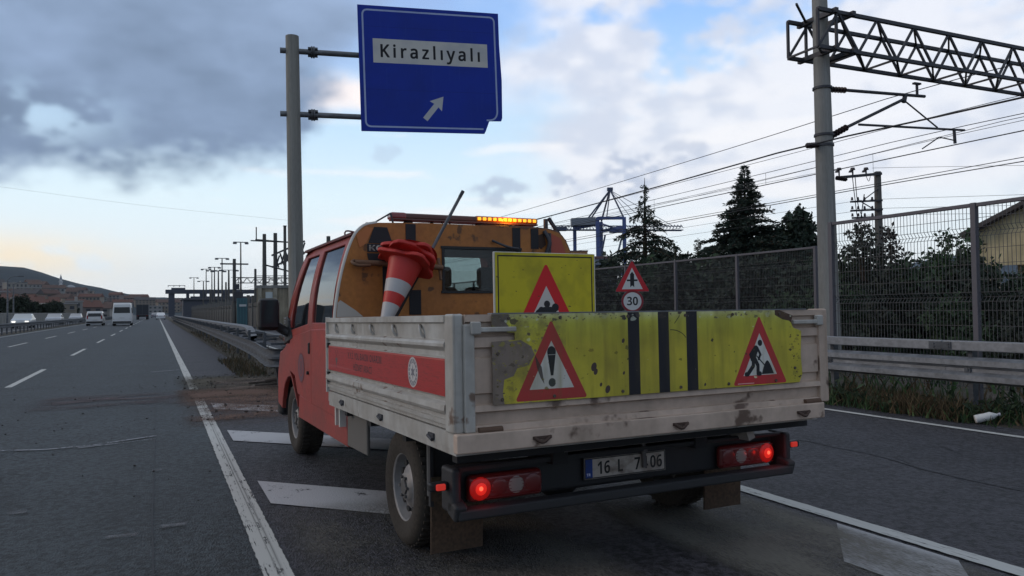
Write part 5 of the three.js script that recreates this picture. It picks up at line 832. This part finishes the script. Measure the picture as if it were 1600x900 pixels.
{
  const b = thing('plastic_bottle', 'white plastic litter lying in the verge at the right edge', 'litter', [8.72, .05, -5.95], -.75), wp = M(.72, .72, .7, .35);
  mesh('bottle_body', new THREE.LatheGeometry([[0, 0], [.045, .0], [.05, .02], [.046, .1], [.05, .17], [.03, .21], [.016, .235], [.016, .25], [0, .25]].map(p => new THREE.Vector2(...p)), 18).rotateZ(-Math.PI / 2 + .25), wp, b); mesh('cap', rod([.235, .06, 0], [.265, .067, 0], .019, .019, 12), M(.5, .5, .55, .4), b);
}
// ================================================================ beige house at the right edge, white sheet roof
{
  const t = thing('house', 'beige house with a brown-edged gable roof at the right edge', 'house', [30.74, 0, -20.96], -1.08);
  const wallM = new THREE.MeshStandardMaterial({ map: concreteMap, color: lin(.95, .8, .5), roughness: .9 }), roofM = M(.09, .075, .07, .8);
  mesh('gable_wall', new THREE.ExtrudeGeometry(shapeOf([[.1, 2.95], [8.4, 2.95], [8.4, 4.3], [4.3, 6.5], [.1, 4.3]]), { depth: .25, bevelEnabled: false }).translate(0, 0, -.25), wallM, t);
  mesh('lower_wall', box(6.9, 3, .2, 5.0, 1.5, -1.3), new THREE.MeshStandardMaterial({ map: concreteMap, color: lin(.7, .64, .52), roughness: .9 }), t);
  mesh('side_wall', box(.2, 4.3, 9, .2, 2.15, -5), wallM, t);
  const rl = (s) => { const g = box(5.15, .16, 10, 0, 0, 0); g.rotateZ(s * .482); return g.translate(4.25 - s * 2.28, 5.42, -4.4); };
  mesh('roof', [rl(1)], roofM, t); mesh('roof', [rl(-1)], roofM, t);
  mesh('verge_board', [bar([-.12, 4.28, .42], [4.25, 6.6, .42], .03, .2), bar([8.6, 4.28, .42], [4.25, 6.6, .42], .03, .2)], M(.07, .05, .05, .8), t);
  mesh('porch_post', [box(.16, 3, .16, .3, 1.5, -.15), box(.16, 3, .16, 2.3, 1.5, -.15)], M(.12, .07, .05, .8), t);
  const wn = mesh('window', box(1.1, 1.1, .05, 6.6, 4.3, .01), M(.02, .025, .03, .1), t); mesh('frame', [box(1.2, .07, .07, 6.6, 4.87, .02), box(1.2, .07, .07, 6.6, 3.73, .02), box(.07, 1.1, .07, 6.05, 4.3, .02), box(.07, 1.1, .07, 7.15, 4.3, .02), box(.05, 1.1, .06, 6.6, 4.3, .02)], trimWhite, wn);
  const s = thing('shed_roof', 'pale flat sheet roof low behind the fence, half hidden by bushes', 'shed', [20.9, 0, -16.9], .3); mesh('roof_sheet', box(2.1, .05, 1.6, 0, 1.12, 0, .03, 0, .01), M(.6, .6, .6, .6), s); for (const [x, z] of [[-.95, -.7], [.95, -.7], [-.95, .7], [.95, .7]]) mesh('post', box(.08, 1.1, .08, x, .55, z), M(.1, .09, .08, .8), s);
}
// ================================================================ port: crane, containers, low building
{
  const t = thing('port_crane', 'blue ship-to-shore container crane standing far off behind the cedar', 'crane', [249.4, 0, -412.7], -.4333), blue = M(.065, .1, .26, .6), dk = M(.05, .065, .12, .6), gr = M(.22, .24, .27, .7);
  const b = (a, c, w, m, n) => mesh(n, bar(a, c, w, w), m, t);
  for (const [x, z, h] of [[-12.8, -8, 54], [0, 8, 57], [4, -8, 56], [16.4, 8, 57]]) b([x, 0, z], [x, h, z], 2.1, blue, 'leg');
  for (const [a, c] of [[[0, 56.5, 8], [16.4, 56.5, 8]], [[-12.8, 52, -8], [4, 55, -8]], [[4, 50, -8], [16.4, 51, 8]], [[0, 22, 8], [16.4, 22, 8]], [[-12.8, 22, -8], [4, 22, -8]]]) b(a, c, 1.8, blue, 'portal_beam');
  b([0, 24, 8], [4.6, 46, 8], 1, dk, 'diagonal'); b([8, 20, 8], [15.6, 47, 8], 1.1, gr, 'diagonal'); b([16.4, 48, 8], [4, 55, -8], 1, blue, 'diagonal');
  mesh('machine_house', box(15, 4.6, 8, -8.2, 55.2, 0, 0, 0, .04), gr, t);
  const chords = [], lat = []; for (const [y, z] of [[50.4, -2.5], [50.4, 2.5], [53, 0]]) chords.push(bar([-26, y, z], [54, y - 1.2, z], .55, .55)); for (let i = 0; i < 40; i++) { const x = -26 + i * 2; lat.push(bar([x, 50.4, 2.5], [x + 1, 52.8, 0], .25, .25), bar([x + 1, 52.8, 0], [x + 2, 50.4, 2.5], .25, .25), bar([x, 50.4, 2.5], [x, 50.4, -2.5], .25, .25)); }
  mesh('boom', [...chords, ...lat, box(7, 2.4, 5, -22, 51, 0)], dk, t);
  const ap = [9, 75, 0]; for (const [p, w] of [[[-5, 57.5, 2], .9], [[-3, 57.5, -2], .9], [[4, 56, -6], .8], [[16.4, 57, 6], .8], [[6, 56, 4], .5]]) b(p, [ap[0], ap[1], p[2] * .2], w, dk, 'stay'); for (const p of [[34, 52, 0], [48, 52, 0], [26, 52, 0]]) b(ap, p, .3, gr, 'stay'); mesh('apex', box(3.4, 2, 3, 9, 75.5, 0), dk, t);
  b([-24, 49, 0], [-24, 45, 0], .3, dk, 'hanger'); mesh('trolley', box(9, 1.4, 6, 13, 49, 0), blue, t);
  const o = thing('warehouse', 'orange ribbed container stack or shed below the crane', 'building', [141.8, 0, -264.4], -.4333), om = M(.42, .2, .085, .7); mesh('wall', box(12, 23.5, 14, 6, 11.75, -7), om, o); for (let i = 0; i < 9; i++) mesh('rib', box(.25, 23, .3, .6 + i * 1.35, 11.6, .12), M(.36, .16, .07, .7), o); mesh('roof', box(12.4, .4, 14.4, 6, 23.7, -7), M(.2, .12, .1, .8), o);
  const w = thing('port_building', 'low grey-blue port building right of the crane legs', 'building', [98.5, 0, -166], -.4333); mesh('wall', box(12, 13.4, 9, 0, 6.7, 0), M(.25, .27, .33, .8), w); mesh('roof', box(12.6, .6, 9.6, 0, 13.7, 0), M(.16, .09, .09, .8), w); for (let k = 0; k < 3; k++) mesh('window_band', box(11, .9, .1, 0, 7.4 + k * 2.1, 4.55), M(.07, .09, .14, .3), w);
}
// ================================================================ ahead on the right: railway yard furniture
{
  const fm = concrete(.62), t = thing('concrete_fence', 'grey concrete panel fence with posts far ahead behind the broken barrier', 'fence', [7.6, 0, 0]);
  for (let i = 0; i < 34; i++) { const z = -66 - i * 4; mesh('post', box(.26, 2.7 + (i % 3) * .25, .26, 0, 1.35, z), fm, t); if (i < 33) mesh('panel', [box(.09, 1.7, 3.7, .02, .95, z - 2), box(.06, .3, 3.7, .02, 2.05, z - 2)], concrete(.26 + .06 * hash(i, 2, 5)), t); }
  const m = (name, label, x, z, h, r0, r1, arms, lean = 0) => { const q = thing(name, label, 'pole', [x, 0, z]); mesh('shaft', mastShaft(h, r0, r1), concrete(.34), q, true); q.rotation.z = lean; arms(q); return q; };
  m('catenary_mast', 'left one of the two masts beside the sign pole, with wire arm', 10.16, -83.26, 9.5, .26, .18, q => { mesh('arm', [rod([-.9, 8.9, 0], [2.6, 8.7, 0], .07), rod([-.8, 8.9, 0], [-.8, 10.2, 0], .06), rod([0, 6.3, 0], [2.6, 5.6, 0], .08)], darkSteel, q); });
  m('catenary_mast', 'middle mast beside the sign pole, with dark lattice arm', 11.9, -88, 10.1, .26, .2, q => { const g = []; for (let i = 0; i < 6; i++) g.push(bar([i * .55, 6.3 + i * .3, .3], [i * .55 + .4, 7.6 + i * .3, .3], .16, .16), bar([i * .55, 7.6 + i * .3, -.3], [i * .55 + .4, 6.3 + i * .3, -.3], .16, .16)); mesh('lattice_arm', [...g, bar([-.4, 6.3, 0], [3.2, 8, 0], .2, .2), bar([-.4, 7.6, 0], [3.2, 9.3, 0], .2, .2)], darkSteel, q); mesh('arm', [rod([-2.6, 9.2, 0], [2.3, 9.1, 0], .07), rod([2.1, 9.1, 0], [2.1, 8, 0], .06)], darkSteel, q); });
  m('signal_pole', 'slim dark pole just left of the sign pole', 10.58, -72, 9.2, .14, .13, q => mesh('top_cap', box(.3, .06, .3, 0, 9.2, 0), darkSteel, q));
  m('telegraph_pole', 'dark wooden pole with a T-shaped cross-arm ahead', 6.86, -79.3, 6.6, .19, .15, q => { mesh('cross_arm', bar([-1.3, 6.1, 0], [1.3, 6.1, 0], .12, .14), darkSteel, q); mesh('equipment_box', [box(.8, .9, .6, .3, 2.9, 0), box(.5, .5, .5, .2, 3.9, 0)], darkSteel, q); });
  const lamp = m('floodlight_mast', 'tallest thin floodlight mast ahead, right of the telegraph pole', 10.9, -115.9, 11.4, .16, .08, q => { mesh('lamp_head', [bar([-1, 11.4, 0], [1, 11.4, 0], .12, .12), box(.5, .25, .4, -.8, 11.25, 0), box(.5, .25, .4, .8, 11.25, 0)], galv(.5), q); });
  [[13.1, -181, 'fourth'], [12.93, -203, 'third'], [13.65, -224.8, 'second'], [13.4, -247, 'farthest but one'], [11.4, -281, 'farthest'], [10.2, -127.4, 'short near'], [10.9, -160, 'short middle'], [11, -215, 'short far']].forEach(([x, z, w], i) => { const o = copy(lamp, 'floodlight_mast', `${w} thin lamp mast in the row along the railway ahead`, [x, 0, z]); o.scale.set(1.4, [1.17, 1.1, 1.13, 1.26, 1.16, .7, .83, .84][i], 1.4); });
  portal('portal_truss', 'small distant lattice beam crossing the railway ahead', [0, 0, 0], 8.6, 20, 4.95, 5.6, -98.5, -99.3, 12, .0);
  for (const [x, z] of [[12.9, -64], [12.9, -116], [12.9, -168], [12.9, -220]]) { const q = m('catenary_mast', `railway mast beyond the truck ${Math.round(-z / 52) === 1 ? 'nearest the cab' : Math.round(-z / 52) === 2 ? 'second along the line' : Math.round(-z / 52) === 3 ? 'third along the line' : 'last along the line'}`, x, z, 7.6, .215, .16, () => { }); cantilever(q, 1); }
  // station building behind the sign pole
  const s = thing('station_building', 'beige concrete building with pilasters behind the blue sign pole', 'building', [7.3, 0, -64.9], -.3); const sm2 = concrete(1.2, [1, .88, .7]);
  mesh('wall', box(9, 3.3, 6, 4.5, 1.65, -3), sm2, s); for (let i = 0; i < 8; i++) mesh('pilaster', box(.28, 3.3, .3, .3 + i * 1.2, 1.66, .1), concrete(1.4, [1, .92, .78]), s); mesh('roof_slab', box(9.2, .25, 6.2, 4.5, 3.42, -3), concrete(.9), s); for (let i = 0; i < 4; i++) mesh('window', box(.55, .5, .1, 1.0 + i * 2.4, 2.75, .03), M(.5, .55, .55, .2), s); mesh('railing', [bar([0, 4.3, .1], [9, 4.3, .1], .05, .05), ...Array.from({ length: 10 }, (_, i) => bar([i, 3.6, .1], [i, 4.3, .1], .04, .04))], darkSteel, s);
  const c = thing('shipping_container', 'teal container standing left of the beige building', 'container', [6.0, 0, -62.6], -.08); const cm = M(.05, .12, .14, .6); mesh('body', box(.75, 2.4, 1.6, -.05, 1.25, 1.2), cm, c); for (let i = 0; i < 4; i++) mesh('rib', box(.07, 2.2, .06, -.36 + i * .2, 1.25, 2.02), M(.06, .15, .17, .6), c); mesh('white_panel', box(.5, .16, .05, 0, 1.9, 2.07), M(.5, .52, .52, .5), c);
  // far port gantry across the road end
  const g = thing('gantry_bridge', 'dark blue gantry structure on thick legs far ahead beyond the traffic', 'gantry', [4, 0, -327]); const gb = M(.06, .068, .09, .7);
  mesh('beam', [box(38, 1.6, 3, 18, 9.6, 0), box(5, 2.0, 3.2, 3.6, 10.1, 0)], gb, g); [1.2, 7, 12.5, 16, 21, 27, 33].forEach((x, i) => mesh('leg', box(i % 2 ? 1.1 : 2.2, 9.4, 2, x, 4.4, 0), gb, g)); mesh('railing', [bar([0, 12, 0], [6, 12, 0], .2, .2), ...[0, 2, 4, 6].map(x => bar([x, 11.4, 0], [x, 12.2, 0], .2, .2))], gb, g); mesh('lower_beam', box(26, .7, 2, 21, 7.4, .5), gb, g);
  const y = thing('depot_shed', 'long dark low shed behind the concrete fence ahead', 'building', [22, 0, -250], .0); mesh('wall', box(34, 5.2, 12, 2, 2.6, 0), M(.07, .075, .09, .8), y); mesh('roof', box(35, .5, 13, 2, 5.4, 0), M(.1, .1, .11, .7), y);
}
// ================================================================ the town on the left and ahead
{
  const walls = [[.46, .4, .32], [.5, .47, .42], [.36, .31, .25], [.5, .42, .34], [.42, .34, .3], [.55, .53, .5], [.33, .3, .28], [.45, .36, .33]], roofs = [[.13, .062, .048], [.1, .058, .05], [.11, .07, .058], [.075, .068, .07]];
  const wn = ['beige', 'cream', 'tan', 'sandy', 'pinkish', 'whitish', 'grey', 'rose'], rn = ['orange-tiled', 'brown-tiled', 'red-tiled', 'dark'];
  const wm = walls.map(c => M(...c.map(v => v * .52), .9)), rm = roofs.map(c => M(...c, .9)), win = M(.035, .04, .05, .3), sill = M(.3, .29, .28, .8);
  const seen = {};
  function townHouse(az, D, w, h, d, wk, rk, floors, flatRoof, where) {
    const a = az * Math.PI / 180, x = Math.sin(a) * D, z = -Math.cos(a) * D, y = terrainY(x, z) - .4;
    let lab = `${floors}-storey ${wn[wk]} house with ${rn[rk]} roof ${where}`; seen[lab] = (seen[lab] || 0) + 1;
    const t = thing('town_house', lab, 'house', [x, y, z], -a + (hash(D * 10 | 0, az * 100 | 0, 7) - .5) * .8, `${wn[wk]} ${rn[rk]} ${floors}-storey houses ${where}`);
    mesh('wall', box(w, h, d, 0, h / 2, 0), wm[wk], t);
    if (flatRoof) { const r = mesh('roof', box(w + .5, .4, d + .5, 0, h + .2, 0), sill, t); mesh('chimney', box(.8, 1.4, .8, w * .25, h + 1, 0), wm[wk], r); }
    else { const r = mesh('roof', sweepX([[-d / 2 - .5, h], [d / 2 + .5, h], [0, h + d * .27]], -w / 2 - .5, w / 2 + .5), rm[rk], t); mesh('chimney', box(.7, 1.6, .7, w * .22, h + d * .2, d * .1), wm[wk], r); }
    const n = Math.max(2, Math.round(w / 3)); for (let f = 0; f < floors; f++) for (let i = 0; i < n; i++) { const wx = -w / 2 + (i + .5) * w / n, wy = (f + .55) * h / floors, m = mesh('window', box(w / n * .45, h / floors * .42, .12, wx, wy, d / 2 + .02), win, t); if (D < 340) mesh('sill', box(w / n * .55, .14, .3, wx, wy - h / floors * .24, d / 2 + .05), sill, m); }
    if (floors > 1 && D < 340 && hash(w * 10 | 0, 3, 8) > .4) mesh('balcony', box(w * .3, .9, 1, w * .2, h * .52, d / 2 + .5), sill, t);
  }
  const R = mulberry(77), r2 = (a, b) => a + (b - a) * R();
  // front row
  for (const [az, D, w, h, wk, rk, f, fl] of [[-8.3, 290, 13, 4.6, 4, 0, 2], [-6.95, 268, 11, 4.2, 2, 0, 2], [-5.9, 262, 8, 4.6, 0, 1, 2, 1], [-5.05, 270, 5.5, 5.4, 5, 3, 3, 1], [-7.5, 320, 12, 4.6, 1, 1, 2], [-4.3, 300, 9, 4, 4, 0, 2], [-9.3, 300, 10, 4.6, 6, 1, 2], [-3.6, 330, 10, 3.8, 1, 2, 2], [-4.9, 335, 8, 4.6, 3, 1, 2], [-8.7, 250, 8, 3.4, 1, 2, 1]]) townHouse(az, D, w, h, 9, wk, rk, f, fl, 'in the front row of the town');
  for (let i = 0; i < 26; i++) { const az = -10 + i * .52 + r2(-.2, .2); const D = r2(420, 560); if (Math.abs(Math.sin(az * .01745) * D + 5) < 26) { R(); R(); continue; } townHouse(az, D, r2(9, 14), r2(4, 7), 9, R() * 8 | 0, R() * 4 | 0, 2 + (R() * 2 | 0), R() < .35, 'in the middle rows of the town'); }
  for (let i = 0; i < 34; i++) { const az = -10 + i * .4 + r2(-.15, .15); townHouse(az, r2(690, 900), r2(10, 18), r2(5, 9), 10, R() * 8 | 0, R() * 4 | 0, 2 + (R() * 3 | 0), R() < .4, 'on the upper slope of the town'); }
  const mn = thing('minaret', 'slender white minaret rising above the town against the hill', 'minaret', [-90.8, terrainY(-90.8, -923) - 1, -923]); const white = M(.62, .62, .62, .7);
  const bY = 0, top = 44 - terrainY(-90.8, -923); mesh('shaft', [new THREE.CylinderGeometry(1.2, 1.5, top * .74, 12).translate(0, top * .37, 0)], white, mn); mesh('balcony', new THREE.CylinderGeometry(2.1, 1.5, 1.5, 14).translate(0, top * .62, 0), white, mn); mesh('spire', new THREE.ConeGeometry(1.35, top * .28, 12).translate(0, top * .88, 0), M(.25, .27, .3, .6), mn);
  const q = thing('mosque', 'white mosque with low dome at the foot of the minaret', 'mosque', [-82, terrainY(-82, -925) - 1, -925]); mesh('wall', box(14, 7, 12, 0, 3.5, 0), white, q); mesh('dome', new THREE.SphereGeometry(5, 20, 10, 0, 6.3, 0, 1.57).translate(0, 7, 0), M(.3, .32, .34, .6), q);
  // wall along the opposite carriageway and trees behind it
  const wl = thing('retaining_wall', 'pale concrete wall along the far side of the opposite carriageway', 'wall', [-19.2, 0, 0]); mesh('wall', box(.4, 1.55, 190, 0, .78, -135), concrete(.75), wl); mesh('coping', box(.5, .12, 190, 0, 1.61, -135), concrete(.95), wl);
  [[-20.9, -128, 1.0], [-23, -135, .8], [-22.5, -163, 1.15], [-22.5, -172, .95], [-21.6, -184, .9], [-24, -192, 1.0], [-22.5, -206, .8], [-25, -150, 1.1], [-23, -226, 1.0], [-26, -248, 1.2], [-23, -262, 1], [-29, -212, 1.1], [-34, -236, 1.2]].forEach(([x, z, s], i) => { const names = ['far left edge beside the lamp posts', 'second from the left edge', 'left of the tan house', 'before the tan house', 'right of the tan house', 'sixth along the wall', 'seventh along the wall', 'between the lamp posts and the houses', 'near the white estate car', 'towards the far end of the wall', 'at the far end of the wall', 'behind the front trees', 'deepest among the houses']; if (!i) { townTree = clumpTree('street_tree', '', 'tree', [0, 0, 0], [[0, 3.6, 0, 1.3], [-1.2, 2.8, 0, 1.1], [1.2, 2.7, .2, 1.2], [.1, 2, .4, 1.4]], .4, 420, [.022, .034, .02], 2); } const o = i ? townTree.clone() : townTree; if (i) { o.name = numbered('street_tree'); scene.add(o); o.userData = { ...townTree.userData }; } o.position.set(x, -.1, z); o.rotation.y = i; o.scale.setScalar(s); o.userData.label = `dark round tree behind the wall, ${names[i]}`; });
  const lp = thing('street_lamp', 'tall street lamp nearest the left edge by the wall', 'street lamp', [-17.6, 0, -118]); mesh('post', rod([0, 0, 0], [0, 6, 0], .12, .08), galv(.5), lp); mesh('lamp_arm', tube([[0, 5.9, 0], [.4, 6.3, 0], [1.4, 6.4, 0]], .05, 10, 5), galv(.5), lp); mesh('lamp_head', box(.7, .12, .25, 1.5, 6.4, 0), galv(.4), lp);
  copy(lp, 'street_lamp', 'second tall street lamp right of the first by the wall', [-20.1, 0, -140]);
  tag(mesh('power_line', [tube([[-29, 26.6, -178], [-4, 22.6, -166], [23.2, 19.2, -154]], .014, 24, 4)], wireMat), 'long thin power line crossing the sky at left', 'wire');
}

// ================================================================ traffic
function vehicle(name, label, cat, pos, turn, o) {
  const t = thing(name, label, cat, pos, turn); const { L, w, h, col, prof, glass, van } = o; // faces -z; profile in (z, y)
  const paint = new THREE.MeshPhysicalMaterial({ color: lin(...col), roughness: .35, clearcoat: .7 }), gl = new THREE.MeshStandardMaterial({ color: lin(.012, .015, .018), roughness: .08 });
  const s = new THREE.Shape(prof.map(([z, y]) => new THREE.Vector2(-z, y))), g = new THREE.ExtrudeGeometry(s, { depth: w - .16, bevelEnabled: true, bevelSize: .07, bevelThickness: .08, bevelSegments: 3 }).translate(0, 0, -(w - .16) / 2).rotateY(Math.PI / 2);
  const p = g.attributes.position; for (let i = 0; i < p.count; i++) { const y = p.getY(i); if (y > o.belt) p.setX(i, p.getX(i) * (1 - (y - o.belt) * o.tum)); } g.computeVertexNormals();
  mesh('body', toCreasedNormals(g, .5), paint, t);
  for (const q of glass) mesh('window', q(), gl, t);
  for (const sx of [-1, 1]) for (const z of o.axles) { const wh = mesh('wheel', rod([sx * (w / 2 - .2), .32, z], [sx * (w / 2 + .0), .32, z], .32, .32, 18), rubberClean, t); mesh('rim', rod([sx * (w / 2), .32, z], [sx * (w / 2 + .015), .32, z], .19, .19, 14), galv(.7), wh); }
  for (const sx of [-1, 1]) { mesh('tail_light', box(.14, o.lampH ?? .3, .06, sx * (w / 2 - .16), o.lampY, L / 2 + .05), M(.3, .02, .02, .3), t); mesh('headlight', rbox(.32, .16, .08, .03, sx * (w / 2 - .3), .68, -L / 2 - .04), o.lights ? new THREE.MeshStandardMaterial({ color: lin(1, 1, 1), emissive: lin(1, .96, .85), emissiveIntensity: 1.1 }) : M(.6, .6, .6, .2), t); }
  mesh('bumper', [rbox(w - .08, .2, .12, .04, 0, .42, L / 2 + .05), rbox(w - .08, .2, .12, .04, 0, .42, -L / 2 - .05)], o.bump ? M(...o.bump, .6) : blackPlastic, t); mesh('number_plate', box(.5, .11, .02, 0, o.plateY ?? .75, L / 2 + .09), M(.6, .6, .58, .5), t); mesh('underbody', box(w - .3, .2, L - .4, 0, .32, 0), under, t);
  return t;
}
const backWin = (y0, y1, w0, w1, z0, z1) => () => quad([-w0 / 2, y0, z0], [w0 / 2, y0, z0], [w1 / 2, y1, z1], [-w1 / 2, y1, z1]);
const sideWins = (pts, x, tum, belt) => () => merge([-1, 1].map(s => { const g = flat(new THREE.ShapeGeometry(shapeOf(pts.map(([z, y]) => [-z, y])))).rotateY(Math.PI / 2), p = g.attributes.position; for (let i = 0; i < p.count; i++) p.setX(i, s * (x + .012) * (1 - Math.max(0, p.getY(i) - belt) * tum)); g.computeVertexNormals(); return g; }));
const saloon = (col, lights) => ({ L: 4.3, w: 1.75, h: 1.45, col, lights, belt: .9, tum: .28, axles: [-1.3, 1.3], lampY: .82, lampH: .2, bump: col, prof: [[2.1, .3], [2.15, .8], [2.0, .95], [1.55, 1.0], [.9, 1.4], [-.35, 1.42], [-1.0, .98], [-2.0, .8], [-2.12, .6], [-2.12, .3]], glass: [backWin(1.02, 1.36, 1.35, 1.1, 1.62, 1.0), () => quad([.72, 1.0, -1.1], [-.72, 1.0, -1.1], [-.6, 1.36, -.48], [.6, 1.36, -.48]), sideWins([[1.35, .98], [.85, 1.34], [-.35, 1.35], [-.85, .98]], .875, .28, .9)] });
vehicle('minibus', 'white high-roofed minibus driving away in the middle lane', 'minibus', [-3.6, 0, -101], 0, { L: 5.6, w: 1.98, col: [.7, .7, .69], belt: 1.2, tum: .09, axles: [-1.9, 1.7], lampY: 1.0, lampH: .5, plateY: .9, prof: [[2.8, .35], [2.82, 1.2], [2.74, 2.4], [2.6, 2.55], [-1.4, 2.55], [-1.9, 2.3], [-2.35, 1.35], [-2.75, 1.1], [-2.8, .35]], glass: [backWin(1.45, 2.12, 1.66, 1.56, 2.89, 2.86), sideWins([[2.4, 1.4], [2.35, 2.05], [-1.6, 2.05], [-2.0, 1.4]], .99, .09, 1.2)] });
vehicle('estate_car', 'silver-white estate car driving away in the left lane beside the minibus', 'car', [-6.6, 0, -104], 0, { L: 4.3, w: 1.78, col: [.6, .6, .6], belt: .95, tum: .2, axles: [-1.35, 1.35], lampY: 1.0, lampH: .4, plateY: .72, prof: [[2.12, .32], [2.15, .95], [2.0, 1.5], [1.85, 1.62], [-.3, 1.6], [-.95, 1.08], [-2.0, .9], [-2.12, .35]], glass: [backWin(1.08, 1.45, 1.45, 1.3, 2.215, 2.09), sideWins([[1.8, 1.05], [1.7, 1.48], [-.3, 1.48], [-.8, 1.05]], .89, .2, .95)] });
{
  const t = thing('lorry', 'dark lorry with box body driving ahead in the right-hand lanes', 'lorry', [-2.9, 0, -192]); const d = M(.03, .034, .042, .7), c = M(.05, .05, .06, .6);
  mesh('box_body', rbox(2.5, 2.3, 6, .05, 0, 2.15, 0), d, t); mesh('cab', rbox(2.3, 2.1, 1.8, .1, 0, 1.6, -4.1), c, t); mesh('chassis', box(1.0, .25, 7.5, 0, .85, -.6), under, t); for (const s of [-1, 1]) for (const z of [-3.9, 1.4, 2.4]) mesh('wheel', rod([s * .75, .5, z], [s * 1.2, .5, z], .5, .5, 18), rubberClean, t); mesh('door_frame', [box(.08, 2.2, .05, -1.2, 2.15, 3.02), box(.08, 2.2, .05, 1.2, 2.15, 3.02), box(.05, 2.2, .05, 0, 2.15, 3.02), box(2.4, .12, .05, 0, 1.05, 3.02)], M(.1, .1, .11, .6), t); for (const s of [-1, 1]) mesh('tail_light', box(.3, .14, .06, s * .9, .82, 3.0), M(.25, .02, .02, .3), t); mesh('mud_flap', [box(.5, .5, .03, -.95, .4, 3), box(.5, .5, .03, .95, .4, 3)], blackPlastic, t);
}
vehicle('car', 'small white car standing far ahead at the road edge by the barrier', 'car', [.75, 0, -180], 0, { ...saloon([.68, .68, .68]) });
vehicle('car', 'white car with headlights on coming towards us on the opposite carriageway', 'car', [-12.6, 0, -94], Math.PI, saloon([.5, .52, .52], true));
vehicle('car', 'white saloon second in the oncoming queue beyond the median barrier', 'car', [-12.4, 0, -119], Math.PI, saloon([.4, .4, .41], false));
vehicle('car', 'white saloon third in the oncoming queue beyond the median barrier', 'car', [-12.5, 0, -150], Math.PI, saloon([.36, .36, .37], false));
vehicle('car', 'small pale car far off in the oncoming lanes left of the minibus', 'car', [-13.5, 0, -215], Math.PI, saloon([.5, .52, .55], false));
vehicle('car', 'distant grey car ahead in the lane right of the lorry', 'car', [-.6, 0, -250], 0, saloon([.2, .2, .22], false));
renderer.render(scene, camera);
